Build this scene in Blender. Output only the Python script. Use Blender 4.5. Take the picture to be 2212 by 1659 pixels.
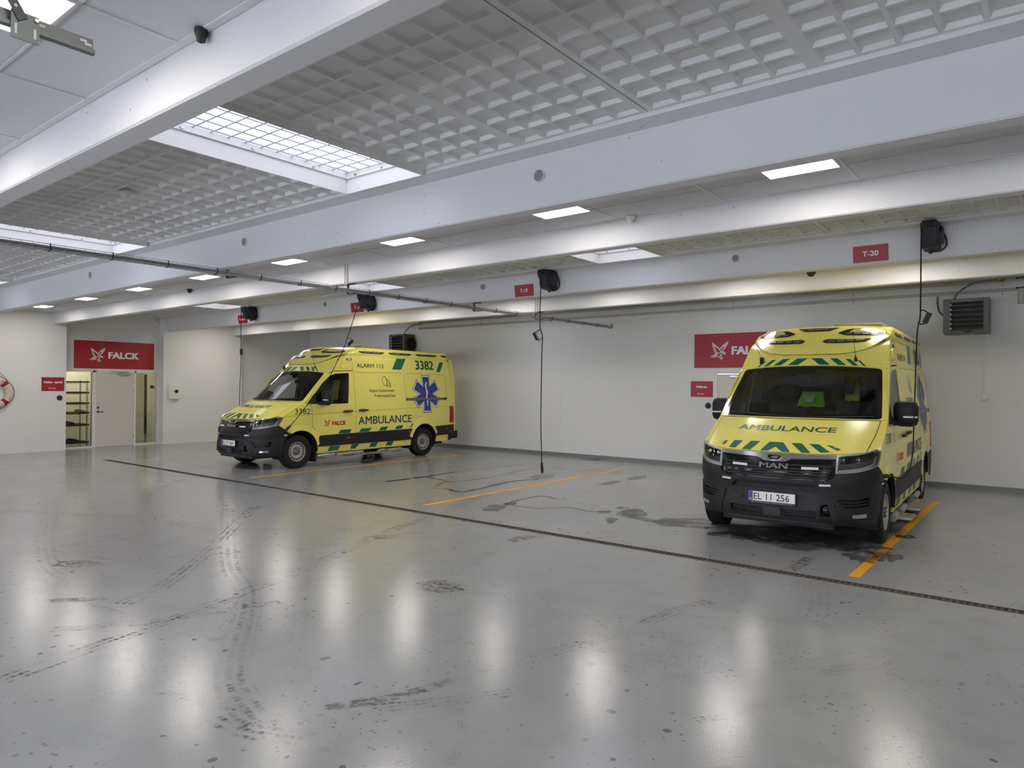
import bpy, bmesh, math, random
from mathutils import Vector, Matrix
from mathutils.geometry import delaunay_2d_cdt

for o in list(bpy.data.objects): bpy.data.objects.remove(o)
scene = bpy.context.scene
COL = scene.collection
random.seed(7)
PI = math.pi

# ------------------------------------------------------------------ camera
CAM_H = 1.75
cd = bpy.data.cameras.new('camera'); cam = bpy.data.objects.new('camera', cd); COL.objects.link(cam)
cd.sensor_fit = 'HORIZONTAL'; cd.sensor_width = 36.0; cd.lens = 36.0*1510/2212; cd.clip_start = 0.05; cd.clip_end = 200
_r = Vector((0.7884, 0.6151, 0.0080)); _f = Vector((-0.6151, 0.7884, 0.0022))
_r.normalize(); _f = (_f-_r*_f.dot(_r)).normalized(); _u = _r.cross(_f)
cam.matrix_world = Matrix(((_r.x, _u.x, -_f.x, 0), (_r.y, _u.y, -_f.y, 0), (_r.z, _u.z, -_f.z, CAM_H), (0, 0, 0, 1)))
scene.camera = cam

# ------------------------------------------------------------------ world, exposure
world = bpy.data.worlds.new('overcast_sky'); scene.world = world; world.use_nodes = True
bg = world.node_tree.nodes['Background']; bg.inputs[0].default_value = (0.78, 0.82, 1.0, 1); bg.inputs[1].default_value = 11.0
scene.view_settings.view_transform = 'Standard'; scene.view_settings.look = 'None'
scene.view_settings.gamma = 1.0; scene.view_settings.use_curve_mapping = False
scene.view_settings.exposure = 0.80
LED_STRENGTH = 13.0
SKYLIGHT_STRENGTH = 1.35

cy = scene.cycles
cy.max_bounces = 6; cy.diffuse_bounces = 4; cy.glossy_bounces = 2; cy.transmission_bounces = 2; cy.transparent_max_bounces = 8
cy.use_adaptive_sampling = True; cy.adaptive_threshold = 0.05; cy.caustics_reflective = False; cy.caustics_refractive = False
cy.use_denoising = True; cy.sample_clamp_indirect = 6.0
# ------------------------------------------------------------------ materials
def lin(c):
    if isinstance(c, str):
        c = [int(c[i:i+2], 16)/255 for i in (0, 2, 4)]
    return tuple(x/12.92 if x <= 0.04045 else ((x+0.055)/1.055)**2.4 for x in c)
MATS = {}
def mat(name, col, rough=0.5, metal=0.0, var=0.04, scale=6.0, bump=0.0, bscale=120.0, spec=0.5, emit=0.0, coat=0.0, ecol=None):
    if name in MATS: return MATS[name]
    m = bpy.data.materials.new(name); m.use_nodes = True; nt = m.node_tree; p = nt.nodes['Principled BSDF']
    c = lin(col)
    tc = nt.nodes.new('ShaderNodeTexCoord'); nz = nt.nodes.new('ShaderNodeTexNoise')
    nz.inputs['Scale'].default_value = scale; nz.inputs['Detail'].default_value = 3
    nt.links.new(tc.outputs['Object'], nz.inputs['Vector'])
    mx = nt.nodes.new('ShaderNodeMix'); mx.data_type = 'RGBA'
    nt.links.new(nz.outputs['Fac'], mx.inputs[0])
    mx.inputs[6].default_value = tuple(min(1, x*(1-var)) for x in c)+(1,)
    mx.inputs[7].default_value = tuple(min(1, x*(1+var)) for x in c)+(1,)
    nt.links.new(mx.outputs[2], p.inputs['Base Color'])
    p.inputs['Roughness'].default_value = rough; p.inputs['Metallic'].default_value = metal
    p.inputs['Specular IOR Level'].default_value = spec
    if coat: p.inputs['Coat Weight'].default_value = coat; p.inputs['Coat Roughness'].default_value = 0.04
    if emit:
        p.inputs['Emission Color'].default_value = (lin(ecol) if ecol else c)+(1,); p.inputs['Emission Strength'].default_value = emit
    if bump:
        n2 = nt.nodes.new('ShaderNodeTexNoise'); n2.inputs['Scale'].default_value = bscale; n2.inputs['Detail'].default_value = 2
        nt.links.new(tc.outputs['Object'], n2.inputs['Vector'])
        b = nt.nodes.new('ShaderNodeBump'); b.inputs['Strength'].default_value = bump; b.inputs['Distance'].default_value = 0.01
        nt.links.new(n2.outputs['Fac'], b.inputs['Height']); nt.links.new(b.outputs['Normal'], p.inputs['Normal'])
    MATS[name] = m; return m
def glass(name, tint, gloss=0.12, rough=0.02):
    if name in MATS: return MATS[name]
    m = bpy.data.materials.new(name); m.use_nodes = True; nt = m.node_tree; nt.nodes.clear()
    out = nt.nodes.new('ShaderNodeOutputMaterial'); mx = nt.nodes.new('ShaderNodeMixShader')
    tr = nt.nodes.new('ShaderNodeBsdfTransparent'); tr.inputs[0].default_value = tint+(1,)
    gl = nt.nodes.new('ShaderNodeBsdfGlossy'); gl.inputs['Roughness'].default_value = rough
    fr = nt.nodes.new('ShaderNodeFresnel'); fr.inputs[0].default_value = 1.5
    ad = nt.nodes.new('ShaderNodeMath'); ad.operation = 'ADD'; ad.inputs[1].default_value = gloss; ad.use_clamp = True
    nt.links.new(fr.outputs[0], ad.inputs[0]); nt.links.new(ad.outputs[0], mx.inputs[0])
    nt.links.new(tr.outputs[0], mx.inputs[1]); nt.links.new(gl.outputs[0], mx.inputs[2]); nt.links.new(mx.outputs[0], out.inputs[0])
    MATS[name] = m; return m

def speckled(name, col, rough, dens=0.0):
    """painted concrete with small pinholes"""
    m = mat(name, col, rough, var=0.025, scale=1.3, bump=0.05, bscale=60)
    nt = m.node_tree; p = nt.nodes['Principled BSDF']
    src = p.inputs['Base Color'].links[0].from_socket
    tc = [n for n in nt.nodes if n.type == 'TEX_COORD'][0]
    vo = nt.nodes.new('ShaderNodeTexVoronoi'); vo.inputs['Scale'].default_value = 9.0
    nt.links.new(tc.outputs['Object'], vo.inputs['Vector'])
    lt = nt.nodes.new('ShaderNodeMath'); lt.operation = 'LESS_THAN'; lt.inputs[1].default_value = 0.085
    nt.links.new(vo.outputs['Distance'], lt.inputs[0])
    nz = nt.nodes.new('ShaderNodeTexNoise'); nz.inputs['Scale'].default_value = 1.1
    nt.links.new(tc.outputs['Object'], nz.inputs['Vector'])
    gt = nt.nodes.new('ShaderNodeMath'); gt.operation = 'GREATER_THAN'; gt.inputs[1].default_value = 0.56
    nt.links.new(nz.outputs['Fac'], gt.inputs[0])
    mu = nt.nodes.new('ShaderNodeMath'); mu.operation = 'MULTIPLY'; nt.links.new(lt.outputs[0], mu.inputs[0]); nt.links.new(gt.outputs[0], mu.inputs[1])
    m2 = nt.nodes.new('ShaderNodeMath'); m2.operation = 'MULTIPLY'; nt.links.new(mu.outputs[0], m2.inputs[0]); m2.inputs[1].default_value = 0.5
    mx = nt.nodes.new('ShaderNodeMix'); mx.data_type = 'RGBA'; nt.links.new(m2.outputs[0], mx.inputs[0])
    nt.links.new(src, mx.inputs[6]); mx.inputs[7].default_value = (0.12, 0.12, 0.12, 1)
    nt.links.new(mx.outputs[2], p.inputs['Base Color'])
    return m

WHITE = speckled('painted_concrete', 'deddde', 0.55)
WALLW = mat('wall_paint', 'e6e5e2', 0.6, var=0.02, scale=0.8, bump=0.05, bscale=90)
PANELW = mat('ceiling_panel_paint', 'e0e0de', 0.75, var=0.03, scale=3)
TILE = mat('acoustic_tile', 'd8d8da', 0.9, var=0.05, scale=30, bump=0.15, bscale=300)
GRIDM = mat('ceiling_grid_metal', 'dcdcda', 0.45)
TRIMW = mat('white_lacquer', 'e6e4de', 0.4)
DOORW = mat('door_lacquer', 'd6d2ca', 0.35, var=0.02)
SKIRT = mat('floor_skirting', '7e8184', 0.35)
RED = mat('sign_red', 'a81a2a', 0.4, var=0.02)
SIGNW = mat('sign_white', 'f2efee', 0.45, var=0.01)
BLACKP = mat('black_plastic', '17181a', 0.55, var=0.1)
BLACKG = mat('gloss_black', '0a0a0b', 0.12, var=0.05)
RUBBER = mat('rubber', '141414', 0.8, var=0.15, scale=20)
GREYM = mat('heater_grey', '6f6d69', 0.45, var=0.04)
DGREY = mat('dark_grey', '2c2c2c', 0.5, var=0.08)
GALV = mat('galvanised_steel', '8f9290', 0.4, metal=0.8, var=0.12, scale=14)
STEEL = mat('brushed_steel', 'b4b5b4', 0.28, metal=0.95, var=0.06)
CHROME = mat('chrome', 'd8d9da', 0.08, metal=1.0, var=0.02)
ALU = mat('step_aluminium', 'a9a49a', 0.35, metal=0.7, var=0.08)
PIPE = mat('pipe_paint', 'b9b7b0', 0.4, var=0.03)
YELLOW = mat('ambulance_yellow', 'eae072', 0.22, var=0.015, scale=2, coat=0.2)
YLINE = mat('floor_line_yellow', 'e3a11f', 0.4, var=0.16, scale=5)
GREEN = mat('reflective_green', '0d6350', 0.3, var=0.05)
TGREEN = mat('lettering_green', '0d4f46', 0.35, var=0.04)
TBLACK = mat('lettering_black', '202322', 0.4, var=0.04)
TRED = mat('lettering_red', 'bd2a2e', 0.4, var=0.04)
BLUE = mat('star_blue', '2b3f86', 0.4, var=0.04)
TRIMB = mat('bumper_plastic', '1a1b1d', 0.55, var=0.08, scale=30, bump=0.04, bscale=400)
PLATEW = mat('plate_white', 'eeecec', 0.4, var=0.02)
EUBLUE = mat('plate_blue', '2a55a5', 0.4, var=0.02)
TAILRED = mat('tail_lamp_red', 'a3121c', 0.15, var=0.05)
AMBER = mat('amber_marker', 'a8502a', 0.25, var=0.05)
LEDW = mat('led_lens', 'd9dbe0', 0.2, var=0.1, scale=60)
LAMPGREY = mat('lamp_insert', '6d6d68', 0.25, var=0.25, scale=40, metal=0.3)
INTER = mat('interior_dark', '27282a', 0.7, var=0.1)
SEATM = mat('seat_fabric', '3c3d41', 0.85, var=0.12, scale=30)
INTGREY = mat('interior_grey', '77797a', 0.7, var=0.05)
HIVIS = mat('hivis_green', '7fd62a', 0.7, var=0.08)
HIVISY = mat('hivis_yellow', 'd8e04a', 0.7, var=0.08)
MAROON = mat('maroon_cloth', '4e1a22', 0.8)
LEDPANEL = mat('led_diffuser', 'fff3e2', 0.5, emit=LED_STRENGTH, ecol='fff7ef')
SKYPANE = mat('opal_skylight', 'f4f6ff', 0.4, emit=SKYLIGHT_STRENGTH, ecol='e6e9ff')
WIRE = mat('white_wire', 'aab0b6', 0.4)
TIMBER = mat('raw_timber', '9a6a44', 0.7, var=0.15)
CONCRETE = mat('roof_concrete', '9a9a98', 0.8)
GLASSV = glass('vehicle_glass', (0.80, 0.84, 0.82), 0.035)
GLASSD = glass('dark_vehicle_glass', (0.60, 0.64, 0.62), 0.02)
GLASSC = glass('clear_glass', (0.9, 0.92, 0.9), 0.01)
BUOY = mat('buoy_canvas', 'd8cbbb', 0.8, var=0.08, scale=10)
BAND = mat('buoy_red', '8f2430', 0.7, var=0.08)
ROPE = mat('rope', '6d6150', 0.9, var=0.1)
ROOMW = mat('back_room_wall', 'e8e5d4', 0.7, var=0.02)
ROOMF = mat('back_room_floor', '8f8d84', 0.5, var=0.04)
LATCH = mat('brass', 'a5803f', 0.4, metal=0.7)

# ------------------------------------------------------------------ mesh helpers
def mk(name, verts, faces, m=None, parent=None, smooth=False):
    me = bpy.data.meshes.new(name); me.from_pydata([tuple(v) for v in verts], [], faces); me.update()
    if m: me.materials.append(m)
    if smooth: me.polygons.foreach_set('use_smooth', [True]*len(me.polygons))
    return link(name, me, parent)
def link(name, me, parent=None):
    o = bpy.data.objects.new(name, me); COL.objects.link(o)
    if parent: o.parent = parent
    return o
def empty(name, loc=(0, 0, 0), rz=0.0):
    o = bpy.data.objects.new(name, None); COL.objects.link(o); o.location = loc; o.rotation_euler = (0, 0, rz); o.empty_display_size = 0.2
    return o
def tag(o, label=None, cat=None, group=None, kind=None):
    if label: o['label'] = label
    if cat: o['category'] = cat
    if group: o['group'] = group
    if kind: o['kind'] = kind
    return o
def struct(o): o['kind'] = 'structure'; return o
def copy_tree(o, parent=None):
    c = o.copy(); COL.objects.link(c); c.parent = parent
    for ch in list(o.children): copy_tree(ch, c)
    return c
class MB:
    """collects shapes into one mesh"""
    def __init__(s): s.v = []; s.f = []
    def add(s, v, f):
        n = len(s.v); s.v += [tuple(p) for p in v]; s.f += [tuple(i+n for i in q) for q in f]; return s
    def box(s, x0, x1, y0, y1, z0, z1, b=0.0):
        if b <= 0:
            v = [(x, y, z) for z in (z0, z1) for y in (y0, y1) for x in (x0, x1)]
            return s.add(v, [(0, 2, 3, 1), (4, 5, 7, 6), (0, 1, 5, 4), (2, 6, 7, 3), (0, 4, 6, 2), (1, 3, 7, 5)])
        bm = bmesh.new(); bmesh.ops.create_cube(bm, size=1.0)
        for q in bm.verts: q.co = Vector(((x0+x1)/2+q.co.x*(x1-x0), (y0+y1)/2+q.co.y*(y1-y0), (z0+z1)/2+q.co.z*(z1-z0)))
        bmesh.ops.bevel(bm, geom=list(bm.edges), offset=b, segments=2, affect='EDGES', profile=0.5)
        s.bm(bm); return s
    def bm(s, bm):
        bm.verts.index_update(); s.add([v.co[:] for v in bm.verts], [[v.index for v in f.verts] for f in bm.faces]); bm.free(); return s
    def cyl(s, p0, p1, r0, r1=None, n=16, caps=True):
        r1 = r0 if r1 is None else r1
        p0 = Vector(p0); p1 = Vector(p1); d = (p1-p0).normalized()
        a = d.orthogonal().normalized(); b = d.cross(a)
        v = []
        for p, r in ((p0, r0), (p1, r1)):
            for i in range(n):
                t = 2*PI*i/n; v.append(p+(a*math.cos(t)+b*math.sin(t))*r)
        f = [(i, (i+1) % n, n+(i+1) % n, n+i) for i in range(n)]
        if caps: f += [tuple(range(n-1, -1, -1)), tuple(range(n, 2*n))]
        return s.add(v, f)
    def tube(s, pts, r, n=6, smooth=4, closed=False):
        P = [Vector(p) for p in pts]
        if smooth > 1 and len(P) > 2:
            Q = []
            m = len(P)
            rng = range(m if closed else m-1)
            for i in rng:
                p0 = P[(i-1) % m] if (closed or i > 0) else P[0]*2-P[1]
                p1 = P[i]; p2 = P[(i+1) % m]
                p3 = P[(i+2) % m] if (closed or i+2 < m) else P[-1]*2-P[-2]
                for k in range(smooth):
                    t = k/smooth
                    Q.append(0.5*((2*p1)+(p2-p0)*t+(2*p0-5*p1+4*p2-p3)*t*t+(3*p1-p0-3*p2+p3)*t**3))
            if not closed: Q.append(P[-1])
            P = Q
        v = []; m = len(P); prev = None
        for i, p in enumerate(P):
            a = P[(i-1) % m] if (closed or i > 0) else P[i]; b = P[(i+1) % m] if (closed or i < m-1) else P[i]
            d = (b-a)
            d = d.normalized() if d.length > 1e-9 else Vector((0, 0, 1))
            if prev is None: u = d.orthogonal().normalized()
            else:
                u = prev-d*prev.dot(d); u = u.normalized() if u.length > 1e-6 else d.orthogonal().normalized()
            prev = u; w = d.cross(u)
            for k in range(n):
                t = 2*PI*k/n; v.append(p+(u*math.cos(t)+w*math.sin(t))*r)
        f = []
        for i in range(m if closed else m-1):
            j = (i+1) % m
            for k in range(n): f.append((i*n+k, i*n+(k+1) % n, j*n+(k+1) % n, j*n+k))
        if not closed: f += [tuple(range(n-1, -1, -1)), tuple((m-1)*n+k for k in range(n))]
        return s.add(v, f)
    def lathe(s, prof, c, axis, n=32):
        """prof: (radius, along) pairs turned around axis through c"""
        c = Vector(c); d = Vector(axis).normalized(); a = d.orthogonal().normalized(); b = d.cross(a)
        v = []
        for r, h in prof:
            for i in range(n):
                t = 2*PI*i/n; v.append(c+d*h+(a*math.cos(t)+b*math.sin(t))*r)
        f = []
        for k in range(len(prof)-1):
            for i in range(n): f.append((k*n+i, k*n+(i+1) % n, (k+1)*n+(i+1) % n, (k+1)*n+i))
        return s.add(v, f)
    def prism(s, poly, axis, a0, a1):
        """poly in the two other axes (cyclic order), extruded along axis"""
        n = len(poly); v = []
        for a in (a0, a1):
            for p, q in poly:
                v.append({'x': (a, p, q), 'y': (p, a, q), 'z': (p, q, a)}[axis])
        f = [tuple(range(n)), tuple(range(2*n-1, n-1, -1))]+[(i, n+i, n+(i+1) % n, (i+1) % n) for i in range(n)]
        return s.add(v, f)
    def build(s, name, m, parent=None, smooth=False, fix=True, auto=None):
        me = bpy.data.meshes.new(name); me.from_pydata(s.v, [], s.f); me.update()
        if fix:
            bm = bmesh.new(); bm.from_mesh(me); bmesh.ops.recalc_face_normals(bm, faces=bm.faces); bm.to_mesh(me); bm.free()
        me.materials.append(m)
        if smooth or auto:
            me.polygons.foreach_set('use_smooth', [True]*len(me.polygons))
            if auto:
                bm = bmesh.new(); bm.from_mesh(me)
                for e in bm.edges:
                    if len(e.link_faces) == 2 and e.calc_face_angle(0) > math.radians(auto): e.smooth = False
                bm.to_mesh(me); bm.free()
        return link(name, me, parent)
def bxo(name, x0, x1, y0, y1, z0, z1, m, parent=None, b=0.0):
    return MB().box(x0, x1, y0, y1, z0, z1, b).build(name, m, parent)

# ---- text and emblem shapes in 2D
_cap = {}
def text2d(s, h, bold=0.0, width=None, shear=0.0, spacing=1.0, align='L'):
    cu = bpy.data.curves.new('t', 'FONT'); cu.body = s; cu.size = 1; cu.resolution_u = 3; cu.space_character = spacing
    cu.fill_mode = 'FRONT'
    ob = bpy.data.objects.new('t', cu); COL.objects.link(ob)
    dg = bpy.context.evaluated_depsgraph_get(); me = ob.evaluated_get(dg).to_mesh()
    v = [(p.co.x, p.co.y) for p in me.vertices]; f = [tuple(q.vertices) for q in me.polygons]
    ob.evaluated_get(dg).to_mesh_clear(); bpy.data.objects.remove(ob); bpy.data.curves.remove(cu)
    if bold > 0:
        n0 = len(v); v0 = v; f0 = f; v = []; f = []
        for i, (dx, dy) in enumerate(((0, 0), (bold, bold*.6), (-bold, bold*.6), (bold, -bold*.6), (-bold, -bold*.6))):
            f += [tuple(q+len(v) for q in p) for p in f0]; v = v+[(x+dx, y+dy, i) for x, y in v0]
    k = h/0.69
    x0 = min(p[0] for p in v); x1 = max(p[0] for p in v)
    kx = k if width is None else width/(x1-x0)
    w = (x1-x0)*kx
    ofs = {'L': 0, 'C': -w/2, 'R': -w}[align]
    return [((p[0]-x0)*kx+ofs+p[1]*k*shear, p[1]*k)+tuple(p[2:]) for p in v], f
def strokes2d(lines, wd):
    """thick polylines -> verts, faces; each line (points, width factor)"""
    V = []; F = []
    for pts, k in lines:
        P = [Vector(p) for p in pts]; n = len(P); b = len(V)
        for i, p in enumerate(P):
            d = (P[min(i+1, n-1)]-P[max(i-1, 0)]).normalized(); nn = Vector((-d.y, d.x))*wd*k/2
            if n > 2 and i in (0, n-1): nn *= 0.75
            V += [tuple(p+nn), tuple(p-nn)]
        for i in range(n-1): F.append((b+2*i, b+2*i+1, b+2*i+3, b+2*i+2))
    return V, F
def falcon2d(w):
    raw = [([(437, 452), (480, 490), (545, 540), (582, 592)], 1.15), ([(440, 484), (485, 515)], .85), ([(446, 522), (497, 545)], .85),
           ([(457, 558), (508, 573)], .85), ([(470, 590), (517, 598)], .85), ([(490, 617), (528, 615)], .8),
           ([(702, 434), (680, 485), (640, 545), (604, 582)], 1.15), ([(668, 452), (640, 515)], .85), ([(640, 472), (618, 524)], .85),
           ([(614, 494), (598, 545)], .85), ([(590, 520), (576, 560)], .8), ([(568, 548), (562, 570)], .7),
           ([(556, 622), (590, 600), (628, 600), (656, 624), (652, 646)], .95), ([(596, 618), (622, 626), (645, 632)], .7),
           ([(422, 678), (470, 648), (545, 612)], .9), ([(446, 690), (500, 656), (548, 636)], .8), ([(482, 690), (522, 664), (545, 688)], .7),
           ([(612, 636), (578, 650), (566, 676), (580, 706), (600, 724)], .85), ([(590, 660), (600, 690), (626, 713)], .75)]
    k = w/285.0
    L = [([((x-562)*k, (580-y)*k) for x, y in pts], wd) for pts, wd in raw]
    return strokes2d(L, 17*k)
def ellipse_ring(cx, cy, rx, ry, wd, rot=0, n=28):
    V = []; F = []
    for i in range(n):
        t = 2*PI*i/n
        for s in (1, -1):
            x = (rx+s*wd/2)*math.cos(t); y = (ry+s*wd/2)*math.sin(t)
            V.append((cx+x*math.cos(rot)-y*math.sin(rot), cy+x*math.sin(rot)+y*math.cos(rot)))
    for i in range(n):
        j = (i+1) % n; F.append((2*i, 2*i+1, 2*j+1, 2*j))
    return V, F
def join2d(*ps):
    V = []; F = []
    for v, f in ps:
        n = len(V); V += list(v); F += [tuple(i+n for i in q) for q in f]
    return V, F
def shift2d(p, dx, dy): return [(q[0]+dx, q[1]+dy)+tuple(q[2:]) for q in p[0]], p[1]
def rect2d(x0, x1, y0, y1): return [(x0, y0), (x1, y0), (x1, y1), (x0, y1)], [(0, 1, 2, 3)]
def flat(name, shape, fn, m, parent, cut=None, smooth=False):
    """2D shape mapped through fn(u,v)->xyz; optional subdivision so it can follow a curved surface"""
    v, f = shape
    bm = bmesh.new(); vs = [bm.verts.new((q[0], q[1], q[2] if len(q) > 2 else 0)) for q in v]
    for q in f:
        try: bm.faces.new([vs[i] for i in q])
        except ValueError: pass
    if cut:
        xs = [p[0] for p in v]; ys = [p[1] for p in v]
        for ax, lo, hi in ((0, min(xs), max(xs)), (1, min(ys), max(ys))):
            k = math.floor(lo/cut)+1
            while k*cut < hi:
                co = Vector((0, 0, 0)); co[ax] = k*cut; no = Vector((0, 0, 0)); no[ax] = 1
                bmesh.ops.bisect_plane(bm, geom=bm.verts[:]+bm.edges[:]+bm.faces[:], plane_co=co, plane_no=no); k += 1
    bm.verts.index_update()
    def at(q):
        p = Vector(fn(q.co.x, q.co.y))
        if q.co.z > .01:
            e = .002; n_ = (Vector(fn(q.co.x+e, q.co.y))-p).cross(Vector(fn(q.co.x, q.co.y+e))-p).normalized(); p = p+n_*(.0003*q.co.z)
        return p
    V = [at(q) for q in bm.verts]; F = [[q.index for q in p.verts] for p in bm.faces]; bm.free()
    return mk(name, V, F, m, parent, smooth)

# ================================================================== THE ROOM
XL, XREC, XR = -20.04, -20.33, 7.0
YB, YF = 14.7, -2.75
PAIR0 = 4.68; PSTEP = 4.89; PW = 2.42
PAIRS = [PAIR0-PSTEP, PAIR0, PAIR0+PSTEP]
SL = 0.005
ZB, ZT, ZL, ZP = 3.32, 3.605, 3.70, 3.728       # rib soffit, tile, ledge, panel height at x = 0
DR_Y0, DR_Y1, DR_X0 = 6.745, 6.865, -16.9

# ---- floor
def floor_material():
    m = bpy.data.materials.new('epoxy_floor'); m.use_nodes = True; nt = m.node_tree; p = nt.nodes['Principled BSDF']; L = nt.links
    tc = nt.nodes.new('ShaderNodeTexCoord')
    def noise(scale, detail=3, rough=0.5, vec=None, dist=0.0):
        n = nt.nodes.new('ShaderNodeTexNoise'); n.inputs['Scale'].default_value = scale; n.inputs['Detail'].default_value = detail
        n.inputs['Roughness'].default_value = rough; n.inputs['Distortion'].default_value = dist
        L.new(vec or tc.outputs['Object'], n.inputs['Vector']); return n.outputs['Fac']
    def math_(op, a, b=None, clamp=False):
        n = nt.nodes.new('ShaderNodeMath'); n.operation = op; n.use_clamp = clamp
        for i, x in enumerate((a, b)):
            if x is None: continue
            if isinstance(x, (int, float)): n.inputs[i].default_value = x
            else: L.new(x, n.inputs[i])
        return n.outputs[0]
    def ramp(fac, a, b):
        n = nt.nodes.new('ShaderNodeMapRange'); n.inputs[1].default_value = a; n.inputs[2].default_value = b; n.clamp = True; L.new(fac, n.inputs[0]); return n.outputs[0]
    def mixc(fac, a, b):
        n = nt.nodes.new('ShaderNodeMix'); n.data_type = 'RGBA'; L.new(fac, n.inputs[0])
        for i, x in ((6, a), (7, b)):
            if isinstance(x, tuple): n.inputs[i].default_value = x+(1,)
            else: L.new(x, n.inputs[i])
        return n.outputs[2]
    base = mixc(noise(0.7, 4), lin('8a8c8d'), lin('9a9b9c'))
    base = mixc(math_('MULTIPLY', ramp(noise(3.2, 5, 0.65), 0.48, 0.75), 0.30), base, lin('77797a'))
    # scattered dirt spots of several sizes, clustered
    for sc, th, gate, amt in ((3.3, 0.09, 0.55, 0.75), (7.5, 0.12, 0.52, 0.7), (17.0, 0.14, 0.46, 0.5)):
        vo = nt.nodes.new('ShaderNodeTexVoronoi'); vo.inputs['Scale'].default_value = sc; vo.inputs['Randomness'].default_value = 1.0
        wv = nt.nodes.new('ShaderNodeVectorMath'); wv.operation = 'ADD'
        nn = nt.nodes.new('ShaderNodeTexNoise'); nn.inputs['Scale'].default_value = sc*3
        L.new(tc.outputs['Object'], nn.inputs['Vector'])
        sm = nt.nodes.new('ShaderNodeVectorMath'); sm.operation = 'SCALE'; sm.inputs['Scale'].default_value = 0.25/sc; L.new(nn.outputs['Color'], sm.inputs[0])
        L.new(tc.outputs['Object'], wv.inputs[0]); L.new(sm.outputs[0], wv.inputs[1]); L.new(wv.outputs[0], vo.inputs['Vector'])
        spot = math_('LESS_THAN', vo.outputs['Distance'], math_('MULTIPLY', noise(sc*0.9, 1), th*2.0))
        g = ramp(noise(0.55+sc*0.05, 2), gate, gate+0.08)
        base = mixc(math_('MULTIPLY', math_('MULTIPLY', spot, g), amt), base, lin('3c3a38'))
    # thin scuffs
    mp = nt.nodes.new('ShaderNodeMapping'); mp.inputs['Scale'].default_value = (14, 1.2, 1); mp.inputs['Rotation'].default_value = (0, 0, 0.35); L.new(tc.outputs['Object'], mp.inputs['Vector'])
    sc1 = math_('MULTIPLY', ramp(noise(2.0, 4, 0.7, mp.outputs[0]), 0.64, 0.72), ramp(noise(0.5, 2), 0.48, 0.62))
    base = mixc(math_('MULTIPLY', sc1, 0.45), base, lin('555553'))
    L.new(base, p.inputs['Base Color'])
    rg = nt.nodes.new('ShaderNodeMapRange'); rg.inputs[3].default_value = 0.13; rg.inputs[4].default_value = 0.19; L.new(noise(2.2, 4), rg.inputs[0])
    L.new(rg.outputs[0], p.inputs['Roughness'])
    p.inputs['Specular IOR Level'].default_value = 0.45
    b = nt.nodes.new('ShaderNodeBump'); b.inputs['Strength'].default_value = 0.12; b.inputs['Distance'].default_value = 0.004
    L.new(math_('ADD', noise(110, 2), math_('MULTIPLY', noise(34, 2), .55)), b.inputs['Height']); L.new(b.outputs[0], p.inputs['Normal'])
    return m
FLOORM = floor_material()
fl = MB()
fl.box(-25.2, XR+.3, YF-.4, DR_Y0, -.12, 0).box(-25.2, XR+.3, DR_Y1, 15.1, -.12, 0).box(-25.2, DR_X0, DR_Y0, DR_Y1, -.12, 0).box(DR_X0, XR+.3, DR_Y0, DR_Y1, -.16, -.10)
floor = struct(fl.build('floor', FLOORM))

# ---- walls
wl = MB()
wl.box(-20.5, XL, YF, 7.10, 0, 4.2)
wl.box(-20.5, XREC, 7.10, 9.57, 2.06, 4.2)
wl.box(-20.5, XL, 9.57, 11.99, 0, 4.2)
wl.box(-20.5, XREC, 11.99, YB+.25, 0, 4.2)
struct(wl.build('wall_left', WALLW))
DX0, DX1 = -5.84, -4.90
wb = MB()
wb.box(-20.33, DX0-.0, YB, YB+.25, 0, 4.2).box(DX1, XR, YB, YB+.25, 0, 4.2).box(DX0, DX1, YB, YB+.25, 2.06, 4.2)
wall_back = struct(wb.build('wall_back', WALLW))
for i, x in enumerate((-15.93, -9.9, -3.84)):
    bxo('panel_joint', x-.006, x+.006, YB-.003, YB+.01, 0.05, 4.0, SKIRT if False else GRIDM, wall_back)
bxo('panel_joint', -20.3, XR, YB-.004, YB+.01, 3.285, 3.297, GRIDM, wall_back)
struct(bxo('wall_right', XR, XR+.3, YF, YB+.25, 0, 4.2, WALLW))
struct(bxo('baseboard_back', -20.33, DX0-.06, YB-.014, YB+.01, 0, .07, SKIRT))
struct(bxo('baseboard_back.001', DX1+.06, XR, YB-.014, YB+.01, 0, .07, SKIRT))

# ---- front wall behind the camera with sectional garage doors and their windows
wf = MB(); edges = []
DW = 3.7
dxs = [-18.2+i*4.85 for i in range(5)]
cur = -20.5
for x in dxs:
    wf.box(cur, x, YF-.3, YF, 0, 4.2); wf.box(x, x+DW, YF-.3, YF, 3.05, 4.2); cur = x+DW
wf.box(cur, XR, YF-.3, YF, 0, 4.2)
struct(wf.build('wall_front', WALLW))
for i, x in enumerate(dxs):
    d = empty('door_%d' % (i+3), (x, YF-.15, 0)); d['kind'] = 'structure'
    for k in range(5):
        z0 = k*.61; z1 = z0+.6
        if k in (2, 3):
            b = MB(); n = 4; ww = DW/n
            b.box(0, DW, -.03, .03, z0, z0+.09).box(0, DW, -.03, .03, z1-.09, z1)
            for j in range(n+1): b.box(max(0, j*ww-.06), min(DW, j*ww+.06), -.03, .03, z0+.09, z1-.09)
            pnl = b.build('door_section', TRIMW, d)
            for j in range(n): bxo('pane', j*ww+.06, (j+1)*ww-.06, -.005, .005, z0+.09, z1-.09, GLASSC, pnl)
        else: bxo('door_section', 0, DW, -.03, .03, z0, z1, TRIMW, d)

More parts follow.
